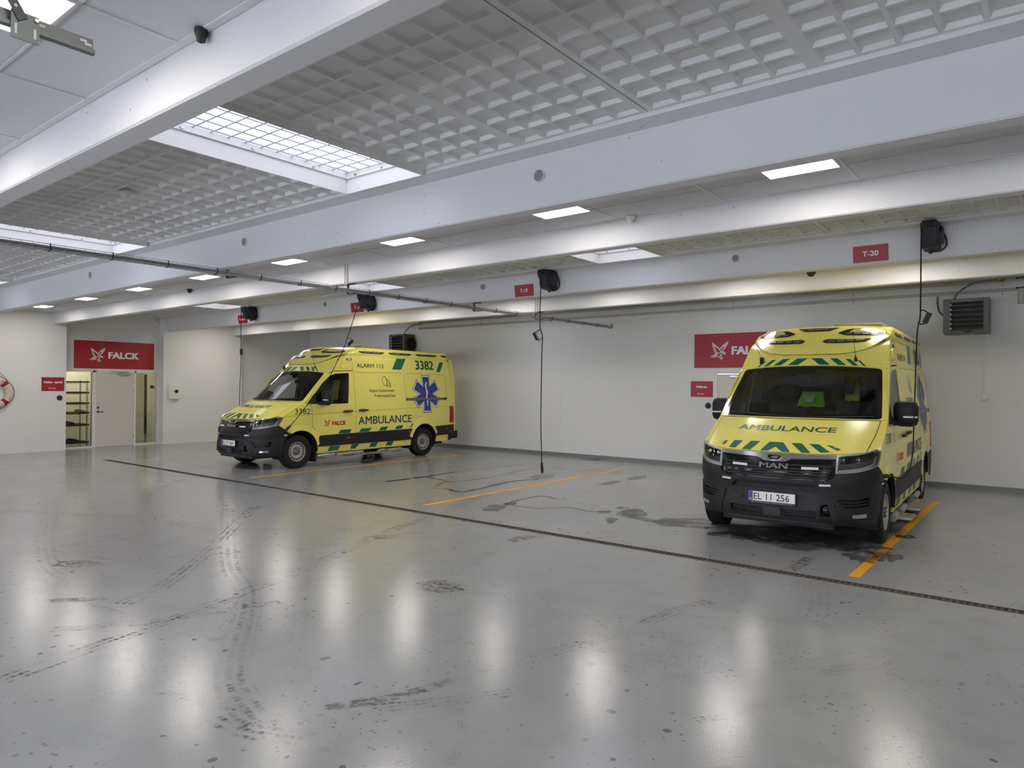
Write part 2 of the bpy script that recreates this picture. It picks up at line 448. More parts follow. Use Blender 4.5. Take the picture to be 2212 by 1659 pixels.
# ---- roof ribs: pairs of precast ribs with a ledge on their outer sides
def zsl(b):
    b.v = [(x, y, z+SL*x) for x, y, z in b.v]; return b
X0S, X1S = -20.45, XR+.2
ribs = []
for pi, Y0 in enumerate(PAIRS):
    for side in (0, 1):
        prof = [(.13, ZB+.012), (.142, ZB), (.288, ZB), (.30, ZB+.012), (.33, 4.15), (-.14, 4.15), (-.14, ZL+.02), (-.135, ZL), (.075, ZL)]
        if pi == 1 and not side: prof = [(y, z-.042 if z < 3.4 else z) for y, z in prof]
        if side: poly = [(Y0+PW-y, z) for y, z in prof]
        else: poly = [(Y0+y, z) for y, z in prof]
        ribs.append((pi, side, poly))
ceiling = empty('ceiling', (0, 0, 0)); ceiling['kind'] = 'structure'
for pi, side, poly in ribs:
    b = MB().prism(poly, 'x', X0S, X1S); zsl(b)
    rb = b.build('concrete_rib', WHITE, ceiling)
roof_block = bxo('roof_light_block', -25.4, XR+.4, YF-.4, YB+.4, 4.30, 4.45, CONCRETE, ceiling)  # unseen slab added above the ceiling to keep sky light out
# round service holes in the rib faces, discs coloured as their inner shade
def hole(x, y, z, parent, r=.048):
    m = MB(); m.cyl((x, y-.012, z), (x, y+.02, z), r, r, 20)
    o = m.build('service_hole_shade', mat('hole_shadow', '8b8a88', 0.8), parent)
    k = MB(); k.lathe([(r, -.014), (r+.006, -.014), (r+.006, .01), (r, .01), (r, -.014)], (x, y, z), (0, 1, 0), 24); k.build('hole_rim', GRIDM, parent)
for x, z in ((-3.45, 3.519), (-7.94, 3.502), (-12.51, 3.507), (-17.1, 3.49), (1.1, 3.53)): hole(x, 4.775, z, ceiling)
for x, z in ((-3.57, 3.561), (-8.22, 3.536), (-12.8, 3.518)): hole(x, 9.655, z, ceiling)

# ---- acoustic tile strips between the ribs of a pair, with LED panels
tile_me = {}
def tile(x0, x1, y0, y1):
    key = (round(x1-x0, 3), round(y1-y0, 3))
    if key not in tile_me:
        w, d = key
        b = MB().box(.012, w-.012, .012, d-.012, .004, .03); o = b.build('ceiling_tile', TILE, ceiling); tile_me[key] = o.data
    else: o = link('ceiling_tile', tile_me[key], ceiling)
    o.location = (x0, y0, ZT+SL*(x0+x1)/2); o.rotation_euler = (0, -math.atan(SL), 0)
led_src = None
def led_panel(x0, y0, label, grp):
    global led_src
    w = .595
    if led_src is None:
        t = empty('led_panel'); led_src = t
        fr = MB().box(0, w, 0, .016, -.012, .03).box(0, w, w-.016, w, -.012, .03).box(0, .016, .016, w-.016, -.012, .03).box(w-.016, w, .016, w-.016, -.012, .03)
        fr.build('frame', GRIDM, t)
        bxo('diffuser', .016, w-.016, .016, w-.016, -.006, .02, LEDPANEL, t)
    else: t = copy_tree(led_src)
    t.location = (x0, y0, ZT+SL*(x0+.3)); t.rotation_euler = (0, -math.atan(SL), 0)
    tag(t, label, 'ceiling light', grp)
LEDX = [-1.42-.595-2.42*i for i in range(8)]
ordn = ['rightmost', 'second from the right', 'third from the right', 'fourth from the right', 'fifth from the right', 'sixth from the right', 'seventh from the right', 'leftmost']
for pi, Y0 in enumerate(PAIRS):
    ys = [Y0+.335, Y0+.98, Y0+1.58, Y0+2.085]
    ph = -1.40 if pi else -1.335
    x = ph+1.21*6
    if pi == 0: leds = [(-3.735-.595+2.42*k) for k in range(-5, 3)]
    else: leds = LEDX+[LEDX[0]+2.42, LEDX[0]+4.84]
    while x > X0S:
        xa = x-1.21
        for r in range(3):
            if r == 1:
                ld = [l for l in leds if l > xa-.05 and l+.6 < x+.05]
                if ld:
                    l = ld[0]
                    if l-xa > .3: tile(xa, l, ys[1], ys[2])
                    if x-l-.6 > .3: tile(l+.6, x, ys[1], ys[2])
                    continue
            tile(xa, x, ys[r], ys[r+1])
        g = MB().box(x-.012, x+.012, ys[0], ys[3], ZT-.002, ZT+.012); zsl(g).build('grid_bar', GRIDM, ceiling)
        x -= 1.21
    for yy in ys[1:3]:
        g = MB().box(X0S, X1S, yy-.008, yy+.008, ZT-.002, ZT+.012); zsl(g).build('grid_bar', GRIDM, ceiling)
    for yy, s in ((ys[0], 1), (ys[3], -1)):
        g = MB().box(X0S, X1S, yy-.02, yy+.02, ZT-.002, ZT+.012); zsl(g).build('edge_angle', GRIDM, ceiling)
    for i, l in enumerate(leds):
        if pi == 0: lab = 'large square LED panel overhead beside the galvanised rail' if abs(l+4.33) < .1 else 'square LED panel in the tiled strip above the camera'
        elif pi == 1: lab = ('square LED panel in the middle tiled strip, %s' % ordn[i]) if i < 8 else 'square LED panel in the middle tiled strip beyond the right edge'
        else: lab = 'square LED panel hidden in the tiled strip above the vehicle bays'
        led_panel(l, Y0+.98+.0025, lab, ['LED panels above the camera', 'LED panels in the middle ceiling strip', 'LED panels above the vehicle bays'][pi])

# ---- coffered ceiling panels and skylights in the wide bays
XB = [-20.33, -18.75, -17.62, -16.5, -15.42, -14.3, -13.2, -12.1, -11.03, -9.93, -8.72, -7.55, -6.61, -5.64, -4.56, -3.45, -2.32, -1.18, -.06, 1.06, 2.14, 3.22, 4.3, 5.4, 6.5, 7.15]
SKY = {(-16.5, -15.42), (-11.03, -9.93), (-5.64, -4.56), (1.06, 2.14)}
SEAM = {-18.75, -13.2, -7.55, -2.32, 3.22, -.06+5}
pan_me = {}
def coffer_panel(w, L, sl, sr):
    key = (round(w, 2), round(L, 2), sl, sr)
    if key in pan_me: return pan_me[key]
    nx = max(3, round((w-.12)/.21)); ny = 9
    mxl = .036; mxr = .036
    my = .045
    dx = (w-mxl-mxr)/nx; dy = (L-2*my)/ny; r = .013; dp = .030; s = .014
    V = []; F = []
    def q(a, b, c, d): n = len(V); V.extend((a, b, c, d)); F.append((n, n+1, n+2, n+3))
    xs = [mxl+i*dx for i in range(nx+1)]; ysn = [my+j*dy for j in range(ny+1)]
    e = .006
    xw0, xw1 = (e if sl else 0), (w-e if sr else w)
    q((xw0, 0, 0), (xs[0]+r, 0, 0), (xs[0]+r, L, 0), (xw0, L, 0)); q((xs[-1]-r, 0, 0), (xw1, 0, 0), (xw1, L, 0), (xs[-1]-r, L, 0))
    if sl: q((xw0, 0, 0), (xw0, L, 0), (xw0, L, .06), (xw0, 0, .06))
    if sr: q((xw1, 0, 0), (xw1, L, 0), (xw1, L, .06), (xw1, 0, .06))
    q((xs[0]+r, 0, 0), (xs[-1]-r, 0, 0), (xs[-1]-r, ysn[0]+r, 0), (xs[0]+r, ysn[0]+r, 0))
    q((xs[0]+r, ysn[-1]-r, 0), (xs[-1]-r, ysn[-1]-r, 0), (xs[-1]-r, L, 0), (xs[0]+r, L, 0))
    for i in range(1, nx): q((xs[i]-r, ysn[0]+r, 0), (xs[i]+r, ysn[0]+r, 0), (xs[i]+r, ysn[-1]-r, 0), (xs[i]-r, ysn[-1]-r, 0))
    for i in range(nx):
        a, b = xs[i]+r, xs[i+1]-r
        for j in range(1, ny): q((a, ysn[j]-r, 0), (b, ysn[j]-r, 0), (b, ysn[j]+r, 0), (a, ysn[j]+r, 0))
        for j in range(ny):
            c, d = ysn[j]+r, ysn[j+1]-r
            A = [(a, c, 0), (b, c, 0), (b, d, 0), (a, d, 0)]; B = [(a+s, c+s, dp), (b-s, c+s, dp), (b-s, d-s, dp), (a+s, d-s, dp)]
            for k in range(4): q(A[k], A[(k+1) % 4], B[(k+1) % 4], B[k])
            q(*B)
    me = bpy.data.meshes.new('ceiling_panel'); me.from_pydata(V, [], F); me.update(); me.materials.append(PANELW)
    pan_me[key] = me; return me
def skylight(x0, x1, y0, y1, lab, near):
    t = empty('skylight', ((x0+x1)/2, (y0+y1)/2, ZP+SL*(x0+x1)/2))
    w, L = (x1-x0)/2, (y1-y0)/2
    fl_ = MB()
    zb = -.045; k = .012
    fl_.box(-w, w, -L, -L+k, zb, .10).box(-w, w, L-k, L, zb, .10).box(-w, -w+k, -L+k, L-k, zb, .10).box(w-k, w, -L+k, L-k, zb, .10)
    fl_.build('trim_frame', TRIMW, t)
    sh = MB(); k0 = .03
    sh.box(-w, w, -L, -L+k0, .10, .24).box(-w, w, L-k0, L, .10, .24).box(-w, -w+k0, -L+k0, L-k0, .10, .24).box(w-k0, w, -L+k0, L-k0, .10, .24)
    sh.build('shaft', TRIMW, t)
    if near:
        for sx, sy in [(-.7, L-.032), (0, L-.032), (.7, L-.032)]: MB().cyl((sx*w, sy, .12), (sx*w, sy-.012, .12), .012, .012, 8).build('bolt', STEEL, t)
        for sy in (-.6, 0, .6): MB().cyl((-w+.03, sy*L, .12), (-w+.042, sy*L, .12), .012, .012, 8).build('bolt', STEEL, t)
    bxo('opal_pane', -w, w, -L, L, .24, .26, SKYPANE, t)
    if near:
        g = MB(); n = 14
        for i in range(n):
            y = -L+.05+(2*L-.1)*i/(n-1); g.cyl((-w+.03, y, .150), (w-.03, y, .150), .006, None, 5)
        n = 7
        for i in range(n):
            x = -w+.06+(2*w-.12)*i/(n-1); g.cyl((x, -L+.03, .162), (x, L-.03, .162), .006, None, 5)
        g.build('wire_grid', WIRE, t)
        if near == 2: bxo('timber_batten', w-.045, w-.03, -L+.04, L-.7, .14, .17, TIMBER, t)
    tag(t, lab, 'skylight', 'barred ceiling skylights')
bays = [(PAIRS[0]+PW+.12, PAIRS[1]-.12), (PAIRS[1]+PW+.12, PAIRS[2]-.12), (PAIRS[2]+PW+.12, YB+.05), (YF-.05, PAIRS[0]-.12)]
for bi, (ya, yb) in enumerate(bays):
    L = yb-ya
    for xa, xb in zip(XB[:-1], XB[1:]):
        zz = ZP+SL*(xa+xb)/2
        if (xa, xb) in SKY:
            if bi == 0: lab = {-5.64: 'large skylight with white safety bars in the nearest coffered bay', -11.03: 'barred skylight partly behind the cable tray at the left edge', -16.5: 'barred skylight farthest left in the nearest coffered bay', 1.06: 'barred skylight beyond the right edge of the nearest bay'}[xa]
            elif bi == 1: lab = {-5.64: 'skylight glimpsed above the red T-19 sign, right of it', -11.03: 'skylight behind the cable tray bracket above the red T-21 sign', -16.5: 'skylight above the doorway with the large red sign', 1.06: 'skylight beyond the right edge of the second bay'}[xa]
            elif bi == 2: lab = 'skylight over the rear bay, hidden by the last concrete rib'
            else: lab = 'skylight behind the camera near the garage doors'
            skylight(xa, xb, ya+.05, (yb-.05 if bi != 2 else 13.7), lab, (2 if xa == -5.64 and bi == 0 else 1 if bi < 2 else 0))
            continue
        me = coffer_panel(xb-xa, L, xa in SEAM, xb in SEAM)
        o = link('ceiling_panel', me, ceiling); o.location = (xa, ya, zz); o.rotation_euler = (0, -math.atan(SL), 0)

# ---- doorway on the left: frame, glazed side lights, door leaf
FX = XREC
d1 = empty('door_1', (FX, 8.4, 0)); d1['kind'] = 'structure'
def loc(o, p): o.matrix_parent_inverse = p.matrix_world.inverted(); return o
def rel(b, t): b.v = [(x-t.location.x, y-t.location.y, z-t.location.z) for x, y, z in b.v]; return b
fr = MB()
for a, b_ in ((7.10, 7.19), (7.83, 7.915), (8.895, 8.945), (9.52, 9.60)): fr.box(FX-.10, FX+.012, a, b_, 0, 2.06)
fr.box(FX-.10, FX+.012, 7.19, 9.52, 2.02, 2.06).box(FX-.10, FX+.012, 7.19, 7.83, 0, .045).box(FX-.10, FX+.012, 8.945, 9.52, 0, .045)
rel(fr, d1).build('door_frame', TRIMW, d1)
leaf = rel(MB().box(FX-.045, FX-.002, 7.918, 8.892, .006, 2.017, .003), d1).build('door_leaf', DOORW, d1)
h = MB().cyl((FX-.002, 7.972, .955), (FX+.012, 7.972, .955), .027, None, 16).cyl((FX+.012, 7.972, .955), (FX+.05, 7.972, .955), .009, None, 10).cyl((FX+.05, 7.965, .955), (FX+.05, 8.11, .952), .009, None, 10)
rel(h, d1).build('door_handle', DGREY, leaf)
rel(MB().cyl((FX-.002, 7.974, 1.069), (FX+.014, 7.974, 1.069), .028, None, 16), d1).build('lock_cylinder', DGREY, leaf)
for z in (1.776, 1.524, .259): rel(MB().cyl((FX+.008, 8.893, z-.05), (FX+.008, 8.893, z+.05), .011, None, 10), d1).build('hinge', STEEL, leaf)
rel(MB().box(FX-.002, FX+.05, 8.51, 8.80, 1.945, 2.005, .008).box(FX+.01, FX+.03, 8.29, 8.74, 2.03, 2.05), d1).build('door_closer', STEEL, leaf)
for i, (a, b_) in enumerate(((7.19, 7.83), (8.945, 9.52))):
    struct(bxo('window_%d' % (i+1), FX-.05, FX-.044, a, b_, .045, 2.02, GLASSC))
# the lit rooms behind the glass
rm = MB()
rm.box(-22.2, -22.0, 6.6, 9.93, 0, 2.75).box(-25.2, -20.5, 6.4, 6.6, 0, 2.75).box(-25.2, -20.5, 12.6, 12.8, 0, 2.75)
rm.box(-25.2, -24.6, 11.2, 12.6, 0, 2.75).box(-25.2, -24.6, 6.6, 10.2, 0, 2.75).box(-25.2, -24.6, 10.2, 11.2, 2.02, 2.75)
struct(rm.build('wall_room', ROOMW))
struct(bxo('ceiling_room', -25.2, -20.5, 6.4, 12.8, 2.75, 2.85, TRIMW))
struct(bxo('baseboard_room', -22.0, -21.985, 6.6, 9.93, 0, .10, TRIMW)); struct(bxo('baseboard_room.001', -24.6, -24.585, 11.2, 12.6, 0, .10, TRIMW))
struct(bxo('door_2', -24.9, -24.62, 10.2, 11.2, 0, 2.02, INTER))
tag(bxo('room_notice', -24.6, -24.59, 11.30, 11.44, 1.55, 1.65, DGREY), 'small dark plate on the wall seen through the right side window', 'wall plate')
for nm, (x, y), pw in (('room_lamp', (-21.2, 7.9), 40), ('room_lamp.001', (-23.2, 10.6), 30)):
    t = empty(nm, (x, y, 2.75)); bxo('lamp_housing', -.3, .3, -.3, .3, -.03, 0, TRIMW, t)
    bxo('lamp_diffuser', -.28, .28, -.28, .28, -.036, -.03, mat('room_diffuser', 'fff6d8', 0.5, emit=14.0, ecol='fff4dc'), t)
    tag(t, 'square ceiling lamp in the %s behind the glazed doorway' % ('shelf room' if y < 9 else 'far corridor'), 'ceiling light')
# shelf rack behind the left pane
sr = empty('shelf_rack', (-20.95, 7.35, 0))
for y in (6.9, 7.86):
    for x in (-21.2, -20.75): rel(MB().box(x-.015, x+.015, y-.015, y+.015, 0, 1.80), sr).build('post', STEEL, sr)
for z in (1.76, 1.475, 1.19, .93, .61, .14):
    s_ = rel(MB().box(-21.22, -20.72, 6.85, 7.91, z-.024, z+.012), sr).build('shelf', BLACKP, sr)
    rel(MB().box(-21.22, -20.715, 6.85, 7.91, z-.05, z-.035), sr).build('shelf_rail', STEEL, s_)
tag(sr, 'rack of thin black shelves on steel posts behind the left side window', 'shelf rack')
def shoe(name, x, y, z, rz, m, k=1.0, boot=0.0):
    b = MB(); prof = [(-.14, .045, .055), (-.10, .05, .085+boot), (-.03, .048, .085+boot), (.03, .045, .07), (.09, .045, .055), (.14, .03, .035)]
    n = 10; vv = []
    for xx, w, hh in prof:
        for i in range(n):
            t = 2*PI*i/n; vv.append((xx*k, w*k*math.cos(t), max(0.0, (hh/2+hh/2*math.sin(t)))*k))
    ff = [(j*n+i, j*n+(i+1) % n, (j+1)*n+(i+1) % n, (j+1)*n+i) for j in range(len(prof)-1) for i in range(n)]
    ff += [tuple(range(n)), tuple((len(prof)-1)*n+i for i in range(n))]
    b.add(vv, ff); b.box(-.15*k, .15*k, -.05*k, .05*k, 0, .02*k, .008)
    o = b.build(name, m, None, smooth=True); o.location = (x, y, z); o.rotation_euler = (0, 0, rz); return o
tag(shoe('shoe', -20.85, 7.55, .152, 1.4, BLACKP, 1.05), 'black shoe on the lowest rack shelf', 'shoe')
tag(shoe('slipper', -20.85, 7.72, .942, 1.5, mat('tan_leather', 'b98d74', .7), .9), 'tan slipper on the rack shelf below the door lock height', 'slipper')
tag(shoe('shoe.001', -20.85, 7.45, .622, 1.2, DGREY, 1.0), 'dark shoe on the second lowest rack shelf', 'shoe')

# ---- signs
def facing_x(x):            # surface facing +x : u -> +y, v -> z
    return lambda u0, v0, off: (lambda u, v: (x+off, u0+u, v0+v))
def sign(name, label, origin, axis, w, hgt, items, m=RED):
    """origin = centre; axis 'x' = faces +x, 'y' = faces -y"""
    t = empty(name, origin)
    if axis == 'x':
        bxo('board', 0, .012, -w/2, w/2, -hgt/2, hgt/2, m, t, .002); fn = lambda u, v: (.0135, u, v)
    else:
        bxo('board', -w/2, w/2, -.012, 0, -hgt/2, hgt/2, m, t, .002); fn = lambda u, v: (u, -.0135, v)
    for nm, shp in items: flat(nm, shp, fn, SIGNW, t)
    tag(t, label, 'sign'); return t
def big_sign(name, label, o, axis):
    return sign(name, label, o, axis, 2.06, .742, [('falcon_emblem', shift2d(falcon2d(.385), -.455, .0)), ('lettering', shift2d(text2d('FALCK', .165, bold=.05, width=.80), -.19, -.085))])
big_sign('wall_sign', 'large red sign with white falcon above the glazed doorway', (XREC, 8.405, 2.488), 'x')
big_sign('wall_sign.001', 'large red sign with white falcon half behind the right ambulance', (-5.315, YB, 2.541), 'y')
def small_sign(name, label, o, axis, txt, w):
    fal = shift2d(falcon2d(.055), -.075, -.105); ft = shift2d(text2d('FALCK', .022, bold=.04, width=.095), -.035, -.118)
    return sign(name, label, o, axis, .505, .345, [('lettering', shift2d(text2d(txt, .052, bold=.035, width=w), -w/2, .025)), ('falcon_emblem', fal), ('small_lettering', ft)])
small_sign('room_sign', 'small red sign reading Køkken - ophold left of the doorway', (XL, 6.80, 1.694), 'x', 'K\u00f8kken - ophold', .41)
small_sign('room_sign.001', 'small red sign reading Hvilerum beside the white back door', (-6.17, YB, 1.706), 'y', 'Hvilerum', .25)
for nm, x, z, tx, wd in (('bay_sign', -16.15, 3.365, 'Reserve', .25), ('bay_sign.001', -11.74, 3.385, 'T-21', .16), ('bay_sign.002', -7.30, 3.40, 'T-19', .16), ('bay_sign.003', -1.858, 3.444, 'T-20', .185)):
    t = sign(nm, 'red bay sign reading %s on the concrete rib' % tx, (x, 9.57+.128-.055*(z-ZB-SL*x)/.39, z), 'y', .40, .205, [('lettering', text2d(tx, .062, bold=.03, width=wd, align='C'))])
    t.rotation_euler = (math.atan(.055/.39), 0, 0)
    for ch in t.children:
        if ch.name.startswith('lettering'): ch.location.z = -.03

# ---- small wall things
def disc(name, label, p, axis):
    d = (1, 0, 0) if axis == 'x' else (0, -1, 0)
    t = empty(name, p)
    MB().lathe([(0, .03), (.05, .03), (.062, .02), (.064, 0)], (0, 0, 0), d, 28).build('housing', BLACKP, t, auto=40)
    MB().lathe([(0, .034), (.03, .034), (.034, .03)], (0, 0, 0), d, 20).build('button', DGREY, t, auto=40)
    tag(t, label, 'door button')
disc('door_button', 'round black door button under the Køkken sign', (XL, 6.952, 1.347), 'x')
disc('door_button.001', 'round black door button under the Hvilerum sign', (-6.02, YB, 1.345), 'y')
kb = empty('key_box', (XL, 9.86, 1.50))
bxo('cabinet', 0, .085, -.155, .155, -.21, .21, TRIMW, kb, .006)
MB().lathe([(0, .03), (.045, .03), (.05, .0)], (.085, .045, .01), (1, 0, 0), 24).build('dial_knob', BLACKP, kb, auto=40)
MB().cyl((.085, -.045, .01), (.092, -.045, .01), .012, None, 12).build('keyhole', BLACKP, kb)
tag(kb, 'white metal key cabinet with black dial right of the doorway', 'key cabinet')
pd = empty('motion_detector', (XREC, 9.50, 3.44)); bxo('housing', 0, .07, -.08, .08, -.07, .07, TRIMW, pd, .02); MB().lathe([(0, .02), (.03, .012), (.04, 0)], (.07, 0, -.01), (1, 0, 0), 16).build('lens', GRIDM, pd, smooth=True)
tag(pd, 'white motion detector high in the doorway corner', 'detector')
# life buoy
lb = empty('life_buoy', (XL+.06, 5.54, 1.48))
n1, n2 = 48, 14; R_, r_ = .305, .075
def tor(i0, i1, rr):
    v = []; f = []
    m = i1-i0+1
    for i in range(i0, i1+1):
        t = 2*PI*i/n1
        for k in range(n2):
            s = 2*PI*k/n2; v.append((rr*.8*math.sin(s), (R_+rr*math.cos(s))*math.cos(t), (R_+rr*math.cos(s))*math.sin(t)))
    for i in range(m-1):
        for k in range(n2): f.append((i*n2+k, i*n2+(k+1) % n2, (i+1)*n2+(k+1) % n2, (i+1)*n2+k))
    return v, f
b = MB(); b.add(*tor(0, 48, r_)); b.build('ring', BUOY, lb, smooth=True)
for q in (6, 18, 30, 42): MB().add(*tor(q-1, q+1, r_+.004)).build('band', BAND, lb, smooth=True)
rp = []
for i in range(48):
    t = 2*PI*i/48; rr = .385+.02*abs(math.sin(2*(t-PI/4)))*1.5; rp.append((.0, rr*math.cos(t), rr*math.sin(t)))
MB().tube(rp, .008, 5, 1, True).build('grab_rope', ROPE, lb, smooth=True)
MB().tube([(0, .29, .29), (-.03, .0, .62), (0, -.29, .29)], .006, 5, 1).build('hanging_cord', ROPE, lb)
flat('lettering', text2d('K', .05, bold=.02), lambda u, v: (r_*.8+.002, .145+u, .245+v), TBLACK, lb)
tag(lb, 'weathered white life buoy with red bands on the left wall', 'life buoy')

# ---- back wall: door, heaters, pipes
d2 = empty('door_8', (DX0, YB, 0)); d2['kind'] = 'structure'
b = MB().box(DX0-.05, DX0+.02, YB-.018, YB+.12, 0, 2.08).box(DX1-.02, DX1+.05, YB-.018, YB+.12, 0, 2.08).box(DX0+.02, DX1-.02, YB-.018, YB+.12, 2.035, 2.08)
rel(b, d2).build('door_frame', TRIMW, d2)
lf = rel(MB().box(DX0+.023, DX1-.023, YB-.004, YB+.04, .006, 2.032, .003), d2).build('door_leaf', DOORW, d2)
rel(MB().box(DX0+.30, DX0+.55, YB-.05, YB-.004, 1.96, 2.01, .006), d2).build('door_closer', STEEL, lf)
rel(MB().cyl((DX0+.09, YB-.004, 1.02), (DX0+.09, YB-.05, 1.02), .009, None, 10).cyl((DX0+.085, YB-.05, 1.02), (DX0+.21, YB-.05, 1.02), .009, None, 10), d2).build('door_handle', DGREY, lf)
def heater(name, label, x, z, dark, pipe_out):
    t = empty(name, (x, YB, z)); body = GREYM if not dark else mat('heater_dark', '4c4a47', 0.5)
    w, hh, y0, y1 = .33, .30, -.50, -.08
    b = MB().box(-w, w, y1-.30, y1, -hh, hh)                                   # case behind the frame
    b.build('case', body, t)
    f_ = MB().box(-w, -w+.10, y0, y1-.30, -hh, hh, .008).box(w-.08, w, y0, y1-.30, -hh, hh, .008).box(-w+.10, w-.08, y0, y1-.30, hh-.06, hh, .006).box(-w+.10, w-.08, y0, y1-.30, -hh, -hh+.06, .006)
    f_.build('front_frame', body, t)
    bxo('duct', -w+.10, w-.08, y1-.305, y1-.30, -hh+.06, hh-.06, BLACKP, t)
    for i in range(6):
        zc = hh-.10-i*.082; c, s = math.cos(.5), math.sin(.5)
        k = MB().box(-w+.115, w-.085, -.032, .032, -.006, .006); k.v = [(x_, y_*c-z_*s+y0+.05, y_*s+z_*c+zc) for x_, y_, z_ in k.v]
        k.build('louvre', body, t)
        bxo('louvre_pin', -w+.10, -w+.12, y0-.004, y0+.012, zc-.018, zc+.018, GRIDM, t)
    bxo('name_plate', -.02, .10, y0-.005, y0+.001, -hh+.02, -hh+.04, BLACKP, t)
    for sx in (-.25, .25): bxo('bracket', sx-.02, sx+.02, y1, 0, -.02, .02, GALV, t)
    MB().cyl((.08, y0+.1, -hh), (.08, y0+.1, -hh-.04), .012, None, 10).cyl((.08, y0+.1, -hh-.04), (.085, y0+.1, -hh-.07), .018, .01, 10).build('drain_valve', GRIDM, t)
    for pts in pipe_out: MB().tube(pts, .017, 8, 6).build('flexible_hose', GALV, t, smooth=True)
    if dark: MB().lathe([(0, .0), (.0, -.0), (.2, 0), (.24, -.06), (.24, -.12)], (w+.01, -.22, 0), (1, 0, 0), 20).build('fan_guard', BLACKP, t, smooth=True)
    tag(t, label, 'heater', 'wall fan heaters'); return t
heater('fan_heater', 'grey louvred fan heater on the back wall right of the front ambulance', -1.243, 3.005, False,
       [[(-.33, -.25, .02), (-.42, -.22, .12), (-.46, -.13, .28), (-.46, -.13, .40)], [(-.20, -.25, .30), (-.12, -.20, .46), (.10, -.14, .60), (.32, -.12, .62), (.55, -.12, .63)]])
heater('fan_heater.001', 'dark louvred fan heater above the roof of the left ambulance', -15.43, 2.94, True,
       [[(.05, -.25, .30), (.10, -.22, .42), (.35, -.16, .58), (.65, -.12, .60)]])
lv = empty('shut_off_valve', (-.80, YB-.12, 3.62)); MB().cyl((-.05, 0, 0), (.08, 0, 0), .022, None, 10).build('body', LATCH, lv); bxo('lever', .0, .02, -.03, -.01, .0, .12, TRIMW, lv)
tag(lv, 'brass shut-off valve above the right fan heater', 'valve')
for k, z in enumerate((3.615, 3.45)):
    t = empty('heating_pipe' if k == 0 else 'heating_pipe.001', (-8, YB-.09, z))
    MB().cyl((-6.9, 0, -.04), (15, 0, .03), .028, None, 12).build('pipe', PIPE, t, smooth=True)
    for x in [-12.5+2.35*i for i in range(8)]:
        MB().cyl((x+8, 0, .035), (x+8, 0, -.085), .008, None, 6).box(x+8-.02, x+8+.02, 0, .09, -.012, .012).build('pipe_clip', PIPE, t)
    MB().cyl((7.45, -.06, .02), (7.58, -.06, .03), .008, None, 8).cyl((7.45, -.035, .02), (7.45, -.07, .02), .016, None, 10).build('drain_cock', BLACKP, t)
    tag(t, ('upper' if k == 0 else 'lower')+' grey heating pipe along the back wall', 'pipe')
sp = empty('pipe_stub', (-.49, YB-.07, 3.3)); MB().cyl((0, 0, -.09), (0, 0, .14), .05, .05, 16).build('stub', PIPE, sp, auto=40); tag(sp, 'thick grey pipe stub at the right edge below the pipes', 'pipe')
cdt = empty('cable_conduit', (-1.005, YB, 2.2)); MB().cyl((0, -.012, -.54), (0, -.012, .53), .009, None, 8).build('conduit', TRIMW, cdt)
for z in (-.45, -.02, .38): bxo('clip', -.016, .016, -.016, 0, z-.008, z+.008, TRIMW, cdt)
tag(cdt, 'white cable conduit below the right fan heater', 'conduit')
sw = empty('wall_switch', (-.998, YB, 1.615)); bxo('plate', -.05, .05, -.035, 0, -.05, .05, TRIMW, sw, .006); bxo('rocker', -.03, .03, -.042, -.035, -.03, .03, SIGNW, sw, .003)
tag(sw, 'white wall switch at the end of the conduit', 'switch')
# ceiling detectors, camera
def dome(name, label, p, m1=TRIMW, r=.05, up=(0, 0, -1), cat='detector'):
    t = empty(name, p)
    MB().lathe([(0, 0), (r*1.1, 0), (r*1.15, .02), (r*.9, .04)], (0, 0, 0), up, 20).build('base', m1, t, auto=40)
    MB().lathe([(r*.85, .04), (r*.7, .065), (0, .075)], (0, 0, 0), up, 20).build('cap', m1 if m1 is not TRIMW else GRIDM, t, smooth=True)
    tag(t, label, cat)
dome('smoke_detector', 'white smoke detector on the coffered ceiling left of the big skylight', (-7.47, 3.17, ZP-.037))
dome('security_camera', 'dark dome camera under the nearest tiled strip', (-3.52, 1.86, ZT-.015), DGREY, .030, cat='camera')
dome('motion_sensor', 'white dome sensor on the middle rib right of the lights', (-3.64, 6.72, ZT-.02), TRIMW, .045)
dome('motion_sensor.001', 'dark dome sensor on the middle rib far left', (-13.06, 6.72, ZT-.065), DGREY, .045)
dome('motion_sensor.002', 'dome sensor peeking below the T-20 rib', (-3.05, 11.5, ZT-.04), DGREY, .06)

# ---- floor drain, bay lines
dr = empty('floor_drain', (-8, (DR_Y0+DR_Y1)/2, 0))
g = MB(); w2 = (DR_Y1-DR_Y0)/2
for s in (-1, 1): bxo('drain_edge', DR_X0+8, XR+8, s*w2-(.012 if s > 0 else 0), s*w2+(.012 if s < 0 else 0), -.03, .004, mat('rusty_edge', '5d5147', .6, metal=.3, var=.2, scale=30), dr)
x = DR_X0+8
while x < 10.5:
    g.box(x, x+.022, -w2+.012, w2-.012, -.02, .001); x += .05
g.box(DR_X0+8, 10.5, -.008, .008, -.02, -.001)
go = g.build('grate', mat('rusty_grate', '4a423b', .6, metal=.3, var=.3, scale=25), dr, fix=False); go['kind'] = 'stuff'
tag(dr, 'long rusty slotted drain running across the grey floor', 'drain')
def quadstrip(name, x0, x1, y0, y1, m): return mk(name, [(x0, y0, .0012), (x1, y0, .0012), (x1, y1, .0012), (x0, y1, .0012)], [(0, 1, 2, 3)], m, floor)
